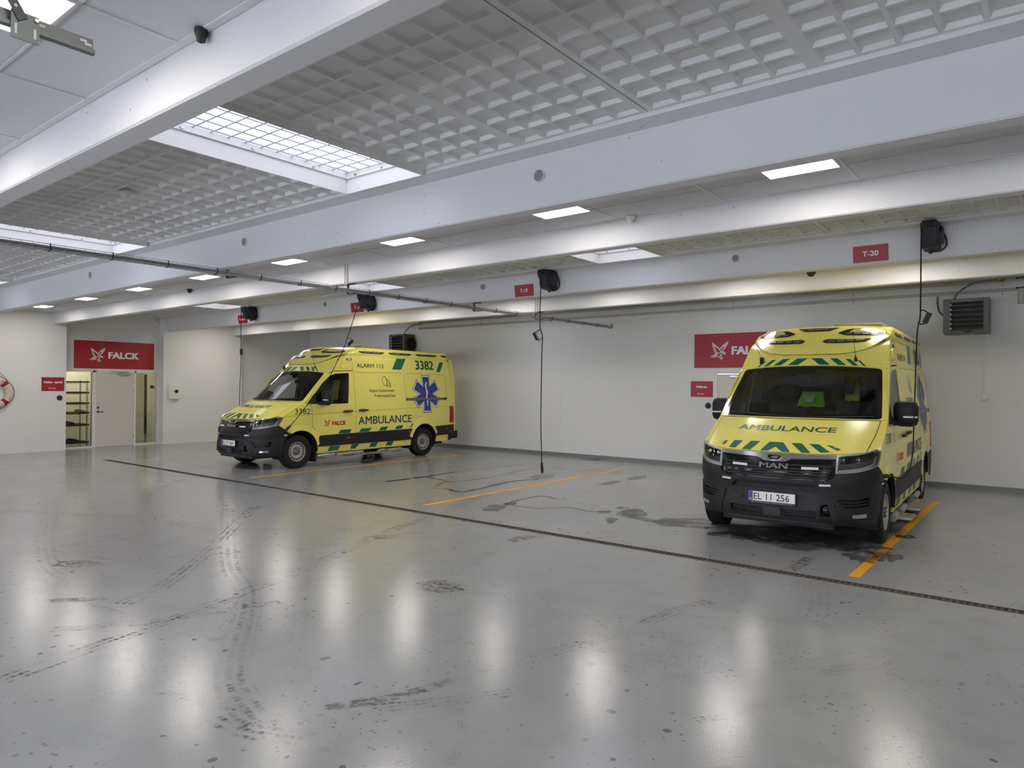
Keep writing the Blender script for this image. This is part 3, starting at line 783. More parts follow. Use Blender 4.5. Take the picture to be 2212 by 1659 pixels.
for x, ya, yb in ((-16.23, 7.2, 13.0), (-11.80, 7.22, 13.0), (-7.24, 7.25, 12.93), (-1.48, 7.07, 12.63), (3.2, 7.1, 12.8)):
    quadstrip('bay_line', x-.05, x+.05, ya, yb, YLINE)
    if x < -5: quadstrip('bay_line', x-.48, x-.05, yb-.10, yb, YLINE)

# ---- cable tray
TCAB = mat('tray_cable_grey', '939597', .5); TCAB2 = mat('tray_cable_pale', 'acaeb0', .5)
tr = empty('cable_tray', (-8.45, 6.0, 3.15))
ty0, ty1 = YF-6+.1, 8.66
g = MB()
for x, z in ((-.06, 0), (-.02, 0), (.02, 0), (.06, 0), (-.06, .055), (.06, .055), (-.06, .03), (.06, .03)): g.cyl((x, ty0, z), (x, ty1, z), .0035, None, 5)
y = ty0
while y < ty1:
    g.cyl((-.06, y, .055), (-.06, y, -.004), .003, None, 4).cyl((-.06, y, -.004), (.06, y, -.004), .003, None, 4).cyl((.06, y, -.004), (.06, y, .055), .003, None, 4); y += .1
g.build('wire_mesh', mat('tray_zinc', 'b6b9bb', .5, metal=.0, var=.1), tr, fix=False)
for i, (x, z, r, m) in enumerate(((-.035, .014, .012, TCAB), (-.01, .012, .010, TCAB2), (.015, .014, .012, TCAB2), (.04, .012, .010, TCAB), (.0, .034, .011, TCAB2))):
    pts = [(x+.006*math.sin(k*1.7+i), ty0+.2+(ty1-ty0-.3)*k/14, z) for k in range(15)]
    MB().tube(pts, r, 6, 2).build('cable', m, tr, smooth=True)
y = ty0+.5
while y < ty1:
    MB().tube([(.066, y, .06), (.072, y, .03), (.06, y, -.012), (.0, y, -.016)], .006, 5, 3).build('hook', BLACKP, tr); y += .62
for Y0, sd in ((PAIRS[0], 1), (PAIRS[1], 0), (PAIRS[1], 1), (PAIRS[2], 0), (PAIRS[2], 1)):
    yc = (Y0+PW-.225 if sd else Y0+.225)-6; zt = ZB-.0423-3.15
    b = MB().box(-.11, .06, yc-.02, yc+.02, zt-.012, zt).box(-.11, -.10, yc-.02, yc+.02, -.03, zt).box(-.11, .08, yc-.02, yc+.02, -.03, -.02)
    b.build('bracket', mat('bracket_dark', '4b4547', .5, metal=.4), tr)
    if sd and Y0 > 0:
        for dx in (-.02, .03): MB().cyl((dx-.05, yc-.10, zt-.02), (dx-.05, yc-.10, zt+.33), .011, None, 8).build('riser_conduit', TRIMW, tr)
MB().tube([(-.05, ty1-.02, .02), (-.0, ty1+.02, .05), (.05, ty1, .09), (.03, ty1-.06, .10)], .007, 5, 4).build('cable_end', GREYM, tr, smooth=True)
tag(tr, 'galvanised wire cable tray full of cables hung below the ribs', 'cable tray')

# ---- galvanised garage-door rail top left
gr = empty('door_rail', (-3.05, 0, 3.09))
prof = [(-.012, .030), (.0, .030), (.0, -.010), (.022, -.018), (.022, -.032), (.004, -.038), (.004, -.034), (.018, -.030), (.018, -.021), (-.004, -.012), (-.004, .026), (-.012, .026)]
b = MB(); n = len(prof); V = [(x, y, z) for y in (YF, 1.165) for x, z in prof]
b.add(V, [(i, (i+1) % n, n+(i+1) % n, n+i) for i in range(n)]+[tuple(range(n)), tuple(range(2*n-1, n-1, -1))]); b.build('track', mat('rail_zinc', '7b7f7c', .5, metal=.3, var=.1), gr)
for y, z in ((.985, .012), (1.13, .014), (1.148, .004)):
    s = MB(); s.box(-.001, .0015, y-.012, y+.012, z-.005, z+.005); s.build('slot', PANELW, gr)
pl = MB().box(.026, .032, .878, .968, -.078, .024); plo = pl.build('bracket_plate', mat('zinc_dark', '6f7674', .5, metal=.55, var=.1), gr)
for y in (.893, .954): bxo('slot', .0315, .0335, y-.004, y+.004, -.062, -.025, PANELW, plo)
MB().cyl((.030, .958, .008), (.040, .958, .008), .007, None, 6).build('bolt', STEEL, plo)
st = MB()
for a, b_ in ((0, 1),):
    P0 = Vector((.036, .915, -.005)); P1 = Vector((.02, .62, .50)); d = (P1-P0); s_ = Vector((0, .014, .010)); t_ = Vector((.003, 0, 0))
    st.add([P0+s_, P0-s_, P1-s_, P1+s_, P0+s_+t_, P0-s_+t_, P1-s_+t_, P1+s_+t_], [(0, 1, 2, 3), (7, 6, 5, 4), (0, 4, 5, 1), (1, 5, 6, 2), (2, 6, 7, 3), (3, 7, 4, 0)])
so = st.build('perforated_hanger', mat('hanger_dark', '4a4c50', .5, metal=.5), gr)
for k in range(1, 12):
    p = P0+d*(k/12.0); MB().cyl(p+Vector((-.003, 0, 0)), p+Vector((.006, 0, 0)), .006, None, 10).build('punched_hole', TILE, so)
tag(gr, 'galvanised door rail with bracket plate hanging at the top left', 'door rail')

# ---- cable reels on the second rib pair and their hanging cords
reel_src = None
def reel(name, label, x, z):
    global reel_src
    if reel_src is None:
        t = empty('cable_reel'); reel_src = t
        pr = [(-.36, .13), (-.35, .06), (-.30, .0), (-.29, -.10), (-.26, -.145), (-.05, -.165), (-.02, -.15), (0, -.10), (0, .10), (-.03, .15), (-.16, .165), (-.26, .15), (-.345, .155)]
        bm = bmesh.new(); ring = [bm.verts.new((-.10, y, zz)) for y, zz in pr]; f = bm.faces.new(ring)
        r_ = bmesh.ops.extrude_face_region(bm, geom=[f]); vs = [g_ for g_ in r_['geom'] if isinstance(g_, bmesh.types.BMVert)]; bmesh.ops.translate(bm, verts=vs, vec=(.18, 0, 0))
        bmesh.ops.recalc_face_normals(bm, faces=bm.faces); bmesh.ops.bevel(bm, geom=[e for e in bm.edges if abs(e.verts[0].co.x-e.verts[1].co.x) < 1e-6], offset=.018, segments=3, affect='EDGES')
        RM = mat('reel_plastic', '23272e', .5, var=.08); MB().bm(bm).build('housing', RM, t, auto=35)
        MB().lathe([(0, .035), (.085, .035), (.105, .025), (.112, 0)], (.08, -.15, .0), (1, 0, 0), 28).build('drum_cover', RM, t, auto=40)
        bxo('mouth', -.06, .04, -.365, -.30, .07, .125, BLACKP, t); MB().cyl((-.07, -.335, .085), (.05, -.335, .085), .02, None, 12).build('roller', BLACKG, t)
        MB().cyl((-.02, -.15, .16), (-.02, -.15, .185), .025, .018, 12).cyl((-.02, -.11, -.16), (-.02, -.11, -.195), .025, .02, 12).build('pivot', BLACKP, t)
        bxo('wall_bracket', -.06, .04, -.03, .02, -.12, .12, BLACKP, t, .004)
        MB().tube([(.06, -.02, .12), (.12, -.03, .0), (.13, -.04, -.10), (.08, -.05, -.16), (-.0, -.08, -.17)], .009, 6, 5).build('supply_cord', BLACKP, t, smooth=True)
    else: t = copy_tree(reel_src)
    t.name = name; t.location = (x, 9.665, z); tag(t, label, 'cable reel', 'black cable reels on the ribs')
reel('cable_reel', 'black cable reel right of the red T-20 sign', -1.17, 3.545)
reel('cable_reel', 'black cable reel right of the red T-19 sign', -6.665, 3.505)
reel('cable_reel', 'black cable reel beside the T-21 sign behind the cable tray', -11.22, 3.45)
reel('cable_reel', 'black cable reel overlapping the red Reserve sign', -15.56, 3.47)
def cord(name, label, path, ring=None, grip=None, plug=None):
    t = empty(name, path[-1])
    o = Vector(path[-1]); P = [Vector(p)-o for p in path]
    MB().tube(P, .008, 6, 5).build('cord', RUBBER, t, smooth=True)
    if ring:
        MB().tube([Vector(p)-o for p in ring], .007, 6, 5).build('stopper_ring', RUBBER, t, smooth=True)
    if grip:
        a, b_ = [Vector(p)-o for p in grip]; d = (b_-a); n_ = Vector((d.z, 0, -d.x)).normalized()*.026; y_ = Vector((0, .022, 0))
        MB().add([a+n_+y_, a-n_+y_, a-n_-y_, a+n_-y_, b_+n_+y_, b_-n_+y_, b_-n_-y_, b_+n_-y_], [(0, 1, 2, 3), (7, 6, 5, 4), (0, 4, 5, 1), (1, 5, 6, 2), (2, 6, 7, 3), (3, 7, 4, 0)]).build('stopper_grip', BLACKP, t)
    if plug:
        a, b_ = [Vector(p)-o for p in plug]; MB().cyl(a, a.lerp(b_, .6), .016, .026, 10).cyl(a.lerp(b_, .6), b_, .024, .02, 10).build('plug', BLACKP, t)
    tag(t, label, 'cord', 'charging cords hanging from the reels'); return t
cord('charging_cord', 'black charging cord running from the T-20 reel to the right ambulance',
     [(-1.25, 9.325, 3.62), (-1.255, 9.30, 3.46), (-1.252, 9.28, 3.03), (-1.25, 9.26, 2.74), (-1.253, 9.24, 2.55), (-1.274, 9.2, 2.387), (-1.279, 9.1, 1.695), (-1.274, 9.0, 1.298), (-1.266, 8.9, 1.06), (-1.278, 8.85, .918), (-1.298, 8.8, .822), (-1.349, 8.7, .765), (-1.404, 8.6, .784), (-1.43, 8.5, .80), (-1.475, 8.37, .81)],
     [(-1.25, 9.24, 2.644), (-1.221, 9.24, 2.655), (-1.184, 9.24, 2.63), (-1.156, 9.24, 2.596), (-1.197, 9.24, 2.508), (-1.243, 9.24, 2.495), (-1.27, 9.22, 2.512)], [(-1.155, 9.24, 2.62), (-1.205, 9.24, 2.505)], [(-1.425, 8.52, .80), (-1.485, 8.35, .812)])
cord('charging_cord', 'black charging cord hanging free from the T-19 reel',
     [(-6.70, 9.33, 3.56), (-6.69, 9.32, 3.386), (-6.694, 9.32, 3.184), (-6.701, 9.32, 2.956), (-6.699, 9.32, 2.727), (-6.683, 9.32, 2.662), (-6.649, 9.32, 2.56), (-6.648, 9.32, 2.49), (-6.655, 9.32, 2.305), (-6.668, 9.32, 1.244), (-6.64, 9.32, .46)],
     [(-6.689, 9.32, 2.667), (-6.734, 9.32, 2.66), (-6.779, 9.32, 2.629), (-6.836, 9.32, 2.6), (-6.744, 9.32, 2.509), (-6.71, 9.32, 2.494), (-6.654, 9.32, 2.542)], [(-6.815, 9.32, 2.625), (-6.745, 9.32, 2.51)], [(-6.642, 9.32, .50), (-6.629, 9.32, .325)])
cord('charging_cord', 'black charging cord slanting from the T-21 reel to the left ambulance',
     [(-11.25, 9.33, 3.55), (-11.206, 9.3, 3.50), (-11.273, 9.25, 3.212), (-11.388, 9.15, 2.713), (-11.52, 9.12, 2.42), (-11.9, 8.957, 1.698), (-12.2, 8.727, 1.267), (-12.29, 8.577, 1.03), (-12.35, 8.40, .82)],
     [(-11.388, 9.15, 2.702), (-11.3, 9.15, 2.675), (-11.23, 9.15, 2.618), (-11.368, 9.15, 2.543), (-11.438, 9.15, 2.523), (-11.509, 9.12, 2.51)], [(-11.235, 9.15, 2.63), (-11.365, 9.15, 2.55)], [(-12.325, 8.47, .90), (-12.37, 8.36, .78)])
cord('charging_cord', 'black charging cord hanging behind the hood of the left ambulance',
     [(-15.59, 9.33, 3.53), (-15.59, 9.3, 3.4), (-15.585, 9.3, 2.554), (-15.583, 9.3, 2.178), (-15.617, 9.3, 1.729), (-15.63, 9.3, 1.247), (-15.62, 9.3, .55)],
     [(-15.59, 9.3, 2.62), (-15.55, 9.3, 2.56), (-15.55, 9.3, 2.47), (-15.585, 9.3, 2.42)], [(-15.575, 9.3, 2.58), (-15.57, 9.3, 2.44)], [(-15.62, 9.3, .60), (-15.615, 9.3, .42)])

# ---- boots beside the left ambulance
for nm, x, y, rz, lab in (('boot', -12.16, 10.33, -1.25, 'front black work boot of the pair beside the left ambulance'), ('boot.001', -12.20, 10.49, -1.05, 'rear black work boot of the pair beside the left ambulance')):
    o = shoe(nm, x, y, .002, rz, BLACKP, 1.1, .0); tag(o, lab, 'boot', 'pair of boots on the floor')
    MB().lathe([(.045, .06), (.052, .12), (.056, .19), (.05, .19), (.044, .10)], (-.085, 0, 0), (0, 0, 1), 14).build('shaft', BLACKP, o, smooth=True)

# ---- tyre marks, damp patches on the floor
def mark_material(name, col, amt, tread, scale=9.0, wet=False):
    m = bpy.data.materials.new(name); m.use_nodes = True; nt = m.node_tree; nt.nodes.clear(); L = nt.links
    out = nt.nodes.new('ShaderNodeOutputMaterial'); mx = nt.nodes.new('ShaderNodeMixShader'); trn = nt.nodes.new('ShaderNodeBsdfTransparent')
    p = nt.nodes.new('ShaderNodeBsdfPrincipled'); p.inputs['Base Color'].default_value = lin(col)+(1,); p.inputs['Roughness'].default_value = .05 if wet else .5
    uv = nt.nodes.new('ShaderNodeUVMap'); tc = nt.nodes.new('ShaderNodeTexCoord')
    nz = nt.nodes.new('ShaderNodeTexNoise'); nz.inputs['Scale'].default_value = scale; nz.inputs['Detail'].default_value = 5; nz.inputs['Roughness'].default_value = .7; L.new(tc.outputs['Object'], nz.inputs['Vector'])
    n0 = nt.nodes.new('ShaderNodeTexNoise'); n0.inputs['Scale'].default_value = 1.3; L.new(tc.outputs['Object'], n0.inputs['Vector'])
    r = nt.nodes.new('ShaderNodeMapRange'); r.inputs[1].default_value = .38 if wet else .44; r.inputs[2].default_value = .50 if wet else .66; L.new(nz.outputs['Fac'], r.inputs[0])
    r0 = nt.nodes.new('ShaderNodeMapRange'); r0.inputs[1].default_value = .32; r0.inputs[2].default_value = .56; L.new(n0.outputs['Fac'], r0.inputs[0])
    def mul(a, b):
        n = nt.nodes.new('ShaderNodeMath'); n.operation = 'MULTIPLY'
        for i, x in enumerate((a, b)):
            if isinstance(x, float): n.inputs[i].default_value = x
            else: L.new(x, n.inputs[i])
        return n.outputs[0]
    f = mul(r.outputs[0], amt)
    sx = nt.nodes.new('ShaderNodeSeparateXYZ'); L.new(uv.outputs[0], sx.inputs[0])
    if not wet: f = mul(f, r0.outputs[0])
    # soft edge across the ribbon
    e1 = nt.nodes.new('ShaderNodeMath'); e1.operation = 'PINGPONG'; e1.inputs[1].default_value = .5; L.new(sx.outputs[1], e1.inputs[0])
    e2 = nt.nodes.new('ShaderNodeMapRange'); e2.inputs[1].default_value = 0; e2.inputs[2].default_value = .16; L.new(e1.outputs[0], e2.inputs[0]); f = mul(f, e2.outputs[0])
    if tread:
        w = nt.nodes.new('ShaderNodeTexWave'); w.inputs['Scale'].default_value = 1.0; w.inputs['Distortion'].default_value = .6; w.bands_direction = 'Y'
        mp = nt.nodes.new('ShaderNodeMapping'); mp.inputs['Scale'].default_value = (0.1, 1.1, 1); L.new(uv.outputs[0], mp.inputs[0]); L.new(mp.outputs[0], w.inputs['Vector'])
        w2 = nt.nodes.new('ShaderNodeTexWave'); w2.bands_direction = 'X'; w2.inputs['Scale'].default_value = 1.0; w2.inputs['Distortion'].default_value = 1.5
        m2 = nt.nodes.new('ShaderNodeMapping'); m2.inputs['Scale'].default_value = (7.0, 2, 1); L.new(uv.outputs[0], m2.inputs[0]); L.new(m2.outputs[0], w2.inputs['Vector'])
        rr = nt.nodes.new('ShaderNodeMapRange'); rr.inputs[1].default_value = .25; rr.inputs[2].default_value = .6; L.new(w.outputs['Fac'], rr.inputs[0])
        r2 = nt.nodes.new('ShaderNodeMapRange'); r2.inputs[1].default_value = .2; r2.inputs[2].default_value = .7; r2.inputs[3].default_value = .35; L.new(w2.outputs['Fac'], r2.inputs[0])
        f = mul(f, mul(rr.outputs[0], r2.outputs[0]))
    L.new(p.outputs[0], mx.inputs[2]); L.new(trn.outputs[0], mx.inputs[1]); L.new(f, mx.inputs[0]); L.new(mx.outputs[0], out.inputs[0])
    return m
MK_TYRE = mark_material('tyre_rubber_mark', '33312f', .85, True)
MK_FAINT = mark_material('faint_tyre_mark', '55534f', .42, True, 14)
MK_MID = mark_material('worn_tyre_mark', '454340', .7, True, 12)
MK_DIRT = mark_material('dirt_streak', '35322e', .8, False, 16)
MK_WET = mark_material('wet_streak', '2b2a28', .82, False, 6, True)
MK_WETL = mark_material('damp_streak', '4c4b47', .55, False, 3.5, True)
def ribbon(name, pts, w, m, z=.0016, sm=6):
    P = [Vector((x, y, 0)) for x, y in pts]; Q = []
    for i in range(len(P)-1):
        p0 = P[i-1] if i else P[0]*2-P[1]; p1 = P[i]; p2 = P[i+1]; p3 = P[i+2] if i+2 < len(P) else P[-1]*2-P[-2]
        for k in range(sm):
            t = k/sm; Q.append(0.5*((2*p1)+(p2-p0)*t+(2*p0-5*p1+4*p2-p3)*t*t+(3*p1-p0-3*p2+p3)*t**3))
    Q.append(P[-1]); V = []; UV = []; F = []; s = 0
    for i, p in enumerate(Q):
        d = (Q[min(i+1, len(Q)-1)]-Q[max(i-1, 0)]).normalized(); n = Vector((-d.y, d.x, 0))*w/2
        if i: s += (Q[i]-Q[i-1]).length
        V += [(p.x+n.x, p.y+n.y, z), (p.x-n.x, p.y-n.y, z)]; UV += [(s, 1), (s, 0)]
    F = [(2*i, 2*i+1, 2*i+3, 2*i+2) for i in range(len(Q)-1)]
    o = mk(name, V, F, m, floor); uvl = o.data.uv_layers.new(name='UVMap')
    for lp in o.data.loops: uvl.data[lp.index].uv = UV[lp.vertex_index]
    return o
def patchmark(name, c, rx, ry, m, rot=0, z=.0018, seed=0, n=26, jag=.35):
    rnd = random.Random(seed); V = [(c[0], c[1], z)]; UV = [(0, .5)]
    for i in range(n):
        t = 2*PI*i/n; k = 1-jag*rnd.random(); x = rx*k*math.cos(t); y = ry*k*math.sin(t)
        V.append((c[0]+x*math.cos(rot)-y*math.sin(rot), c[1]+x*math.sin(rot)+y*math.cos(rot), z)); UV.append((t, .12))
    F = [(0, i+1, (i+1) % n+1) for i in range(n)]
    o = mk(name, V, F, m, floor); uvl = o.data.uv_layers.new(name='UVMap')
    for lp in o.data.loops: uvl.data[lp.index].uv = UV[lp.vertex_index]
    return o
for pts, w, m in (
    ([(-4.87, 1.39), (-5.06, 2.11), (-5.28, 2.98), (-5.39, 3.25), (-5.58, 3.96), (-6.22, 5.48), (-6.6, 6.7)], .22, MK_TYRE), ([(-6.6, 6.95), (-6.85, 7.6), (-7.2, 8.6)], .20, MK_TYRE),
    ([(-9.07, 5.25), (-7.66, 4.44), (-6.27, 3.66), (-5.47, 3.32), (-4.91, 2.99), (-4.21, 2.48), (-3.76, 2.21), (-3.36, 2.09), (-3.17, 2.05)], .24, MK_MID),
    ([(-10.31, 3.51), (-9.26, 3.09), (-8.23, 2.76), (-7.46, 2.56), (-6.89, 2.52)], .25, MK_FAINT), ([(-11.31, 3.21), (-9.71, 4.03), (-8.44, 4.31), (-7.72, 4.38)], .24, MK_MID),
    ([(-8.62, 3.46), (-7.66, 3.66), (-6.98, 3.81)], .24, MK_FAINT), ([(-5.82, 2.46), (-6.08, 2.91), (-6.98, 3.81), (-7.78, 4.51), (-9.0, 5.6)], .22, MK_TYRE),
    ([(-3.11, 2.36), (-2.9, 2.75), (-2.74, 3.39)], .10, MK_DIRT), ([(-2.92, 2.52), (-2.69, 2.81), (-2.45, 3.16)], .16, MK_TYRE), ([(-1.41, 4.53), (-1.24, 4.77), (-1.03, 5.11)], .06, MK_TYRE),
    ([(-2.41, 4.63), (-2.35, 5.09), (-2.23, 5.53)], .16, MK_TYRE), ([(-1.69, 6.72), (-1.51, 6.08), (-1.42, 5.64)], .22, MK_FAINT), ([(-2.71, 3.5), (-2.54, 4.05), (-2.43, 4.49)], .18, MK_FAINT),
    ([(-.45, 6.3), (-.21, 7.07)], .2, MK_TYRE), ([(-4.85, 6.2), (-4.81, 6.45), (-4.72, 6.72)], .22, MK_DIRT), ([(-2.01, 6.92), (-2.0, 7.33), (-2.01, 7.63)], .14, MK_DIRT), ([(-1.2, 4.59), (-1.02, 4.73), (-.89, 5.08)], .2, MK_FAINT),
    ([(-6.61, 5.32), (-6.83, 6.26)], .18, MK_FAINT), ([(-6.3, 5.3), (-5.88, 5.94)], .16, MK_TYRE), ([(-3.47, 1.97), (-3.22, 1.98), (-2.9, 2.12)], .2, MK_TYRE),
    ([(-5.6, 1.9), (-5.3, 2.3), (-5.05, 2.9), (-4.9, 3.3)], .15, MK_MID), ([(-12.5, 6.3), (-11.3, 5.2), (-10.2, 4.6)], .2, MK_FAINT), ([(-11.9, 8.6), (-10.9, 7.4), (-9.9, 6.0)], .22, MK_FAINT)):
    ribbon('tyre_mark', pts, w, m)
for i in range(26):
    x = random.uniform(-9.5, .5); y = random.uniform(1.6, 6.3); a = random.choice((.25, .5, -1.1, 1.2))+random.uniform(-.2, .2); l = random.uniform(.3, 1.1)
    ribbon('tyre_mark', [(x, y), (x+l*.5*math.cos(a)+.05, y+l*.5*math.sin(a)), (x+l*math.cos(a), y+l*math.sin(a))], random.uniform(.04, .16), random.choice((MK_MID, MK_FAINT, MK_FAINT)))
for pts, w, m in (
    ([(-9.52, 8.52), (-9.5, 9.0), (-9.49, 9.54), (-9.52, 9.85)], .12, MK_WET), ([(-9.41, 9.47), (-9.04, 9.39), (-8.66, 9.29)], .05, MK_WET), ([(-8.66, 9.29), (-8.61, 8.98), (-8.31, 8.6), (-8.18, 8.67)], .12, MK_WETL),
    ([(-8.14, 8.63), (-7.7, 8.54), (-7.71, 9.01), (-7.8, 9.62), (-7.83, 10.2), (-7.65, 10.62)], .13, MK_WET), ([(-8.65, 9.28), (-8.54, 9.7), (-8.53, 10.52), (-8.7, 11.43), (-8.71, 12.09), (-8.51, 12.44), (-8.82, 13.47)], .08, MK_WETL),
    ([(-9.52, 9.85), (-9.55, 10.84), (-9.48, 11.68), (-9.38, 12.58), (-9.41, 12.94)], .07, MK_WET), ([(-8.51, 12.44), (-7.76, 12.27), (-7.69, 12.83)], .08, MK_WETL),
    ([(-6.09, 8.98), (-6.47, 9.02), (-6.43, 8.14), (-6.12, 8.08), (-5.8, 8.12), (-5.57, 8.43), (-5.12, 8.41), (-4.91, 8.59)], .06, MK_WET), ([(-4.75, 8.5), (-4.3, 8.35), (-3.9, 8.3), (-3.4, 8.35)], .22, MK_WETL)):
    ribbon('damp_streak', pts, w, m, .0022)
for i, (c, rx, ry, m, rot) in enumerate((((-6.38, 8.14), .12, .2, MK_WET, .3), ((-4.63, 8.69), .22, .40, MK_WET, .5), ((-4.58, 8.01), .09, .24, MK_WET, .4), ((-7.84, 11.0), .25, .5, MK_WETL, .3), ((-3.91, 8.31), .25, .3, MK_WETL, 0),
    ((-4.97, 8.46), .12, .2, MK_WETL, 0), ((-6.38, 11.1), .14, .5, MK_WETL, .1), ((-6.35, 12.03), .12, .5, MK_WET, .1), ((-4.94, 8.93), .08, .14, MK_WET, 0), ((-8.75, 14.28), .3, .4, MK_WETL, 0), ((-6.33, 7.72), .2, .35, MK_WETL, .5),
    ((-2.5, 8.5), .95, .75, MK_WETL, .1), ((-1.62, 8.05), .22, .42, MK_WETL, .4), ((-1.40, 9.37), .14, .14, MK_WET, 0), ((-2.9, 8.15), .6, .22, MK_WETL, .2), ((-3.75, 8.65), .5, .28, MK_WETL, .5), ((-1.45, 8.3), .2, .45, MK_WETL, .3),
    ((-4.22, 4.4), .28, .22, MK_DIRT, .4), ((-7.4, 2.75), .35, .15, MK_DIRT, .5), ((-4.6, 2.5), .18, .05, MK_DIRT, .3), ((-6.2, 2.3), .3, .08, MK_DIRT, .8), ((-6.05, 5.45), .12, .2, MK_DIRT, .2), ((-13.6, 9.3), .8, 1.2, MK_WETL, 0))):
    patchmark('damp_patch', c, rx, ry, m, rot, .0019+.0002*(i % 3), i)

# ================================================================== THE AMBULANCES (local: x to the vehicle's left, y to the rear, z up)
def pchip(xs, ys):
    n = len(xs); h = [xs[i+1]-xs[i] for i in range(n-1)]; d = [(ys[i+1]-ys[i])/h[i] for i in range(n-1)]
    m = [d[0]]+[0 if d[i-1]*d[i] <= 0 else 2*d[i-1]*d[i]/(d[i-1]+d[i]) for i in range(1, n-1)]+[d[-1]]
    def f(x):
        if x <= xs[0]: return ys[0]
        if x >= xs[-1]: return ys[-1]
        i = 0
        while x > xs[i+1]: i += 1
        t = (x-xs[i])/h[i]
        return (2*t**3-3*t*t+1)*ys[i]+(t**3-2*t*t+t)*h[i]*m[i]+(-2*t**3+3*t*t)*ys[i+1]+(t**3-t*t)*h[i]*m[i+1]
    return f
WID = pchip([.20, .30, .45, .62, .9, 1.2, 1.4, 1.7, 2.0, 2.2, 2.35, 2.44], [.985, 1.003, 1.014, 1.02, 1.022, 1.010, .987, .955, .917, .892, .870, .842])
YC = pchip([.20, .27, .33, .40, .50, .61, .70, .76, .85, .95, 1.05, 1.12, 1.3], [-.90, -.935, -.955, -.960, -.952, -.940, -.935, -.930, -.908, -.878, -.845, -.825, -.80])
YK = -.30
TS = pchip([-.30, -.1, .15, .45, 4.3, 4.6, 4.75, 4.9], [.982, .990, .997, 1.0, 1.0, .992, .975, .93])
SE_N, SE_M = 2.7, 2.1
# unit superellipse quarter by arc length (reference scale .97 x .62)
_tab = []
_N = 400; _s = 0; _px = 0; _py = 1
for i in range(_N+1):
    th = PI/2*i/_N
    cx = math.sin(th)**(2/SE_N); cy = math.cos(th)**(2/SE_M)
    if i: _s += math.hypot((cx-_px)*.97, (cy-_py)*.64)
    _px, _py = cx, cy; _tab.append((_s, cx, cy))
A0 = _tab[-1][0]
def _front(a):
    lo, hi = 0, _N
    while hi-lo > 1:
        m = (lo+hi)//2
        if _tab[m][0] <= a: lo = m
        else: hi = m
    s0, x0, y0 = _tab[lo]; s1, x1, y1 = _tab[hi]; t = (a-s0)/(s1-s0) if s1 > s0 else 0
    return x0+(x1-x0)*t, y0+(y1-y0)*t
def G(a, z):
    sg = -1 if a < 0 else 1; b = abs(a)
    if b < A0:
        cx, cy = _front(b); return Vector((sg*WID(z)*TS(YK)*cx, YK-(YK-YC(z))*cy, z))
    y = YK+(b-A0); return Vector((sg*WID(z)*TS(y), y, z))
def FP(a, z, off=0.0):
    p = G(a, z)
    if off:
        e = .004; n = (G(a+e, z)-G(a-e, z)).cross(G(a, z+e)-G(a, z-e)).normalized(); p = p+n*off
    return p
def a_y(y, z):
    if y >= YK: return A0+(y-YK)
    k = (YK-y)/(YK-YC(z))
    lo, hi = 0.0, A0
    for _ in range(40):
        m = (lo+hi)/2
        if _front(m)[1] > k: lo = m
        else: hi = m
    return lo
def a_x(x, z):
    k = x/(WID(z)*TS(YK)); lo, hi = 0.0, A0
    for _ in range(40):
        m = (lo+hi)/2
        if _front(m)[0] < k: lo = m
        else: hi = m
    return lo
KS = .9855
def IV(y, z): return ((y+8.70)/KS-8.80, 1.75+(z-1.75)/KS)
def SD(sg):
    def f(y, z, off=0.0):
        y = (y+8.80)*KS-8.70; z = 1.75+(z-1.75)*KS
        a = a_y(y, z); p = FP(a, z, off); return Vector((p.x*sg, p.y, p.z))
    return f
def side_x(y, z): return G(a_y(y, z), z).x
# top surfaces: stations (t, yc, zc, ye, ze, p, q)
class Spine:
    def __init__(s, st):
        ts = [k[0] for k in st]; s.f = [pchip(ts, [k[i] for k in st]) for i in range(1, 7)]
        s.xe = pchip(ts, [k[7] if len(k) > 7 else side_x(k[3], k[4]) for k in st])
    def __call__(s, u, t, off=0.0):
        def P(u, t):
            yc, zc, ye, ze, p, q = (g(t) for g in s.f); b = abs(u)
            return Vector((s.xe(t)*u, yc+(ye-yc)*b**p, zc+(ze-zc)*b**q))
        r = P(u, t)
        if off:
            e = .003; n = (P(u+e, t)-P(u-e, t)).cross(P(u, t+e)-P(u, t-e)).normalized(); r = r+n*off
        return r
HOOD = Spine([(0, -.848, 1.028, -.388, 1.066, 4.0, 3), (.5, -.525, 1.212, -.105, 1.225, 3.2, 3), (1, -.19, 1.382, .175, 1.375, 2.6, 3)])
WSF = Spine([(0, -.18, 1.388, .18, 1.380, 2.6, 3), (.5, .24, 1.722, .49, 1.688, 2.7, 2.6), (1, .650, 2.045, .80, 1.990, 2.8, 2.4)])
UPF = Spine([(0, .650, 2.045, .80, 1.990, 2.8, 2.4), (.3, .745, 2.18, .97, 2.19, 2.8, 3), (.6, .94, 2.335, 1.14, 2.345, 3, 4), (1.0, 1.42, 2.465, 1.36, 2.415, 3, 4)])
ROOF = Spine([(0, 1.42, 2.465, 1.36, 2.415, 3, 4), (1, 4.45, 2.475, 4.45, 2.42, 3, 4), (1.15, 4.64, 2.44, 4.60, 2.36, 3, 4)])
POD = Spine([(0, .732, 2.19, 1.10, 2.385, 3.4, 4.2, .82), (.25, .835, 2.28, 1.18, 2.405, 3.4, 4.2, .838), (.5, .94, 2.365, 1.27, 2.435, 3.4, 4.4, .85), (.75, 1.055, 2.462, 1.36, 2.470, 3.4, 5, .855), (1, 1.20, 2.552, 1.46, 2.505, 3.4, 5, .852), (1.25, 1.42, 2.600, 1.58, 2.525, 3, 5, .848), (1.5, 1.75, 2.615, 1.78, 2.535, 3, 6, .845)])

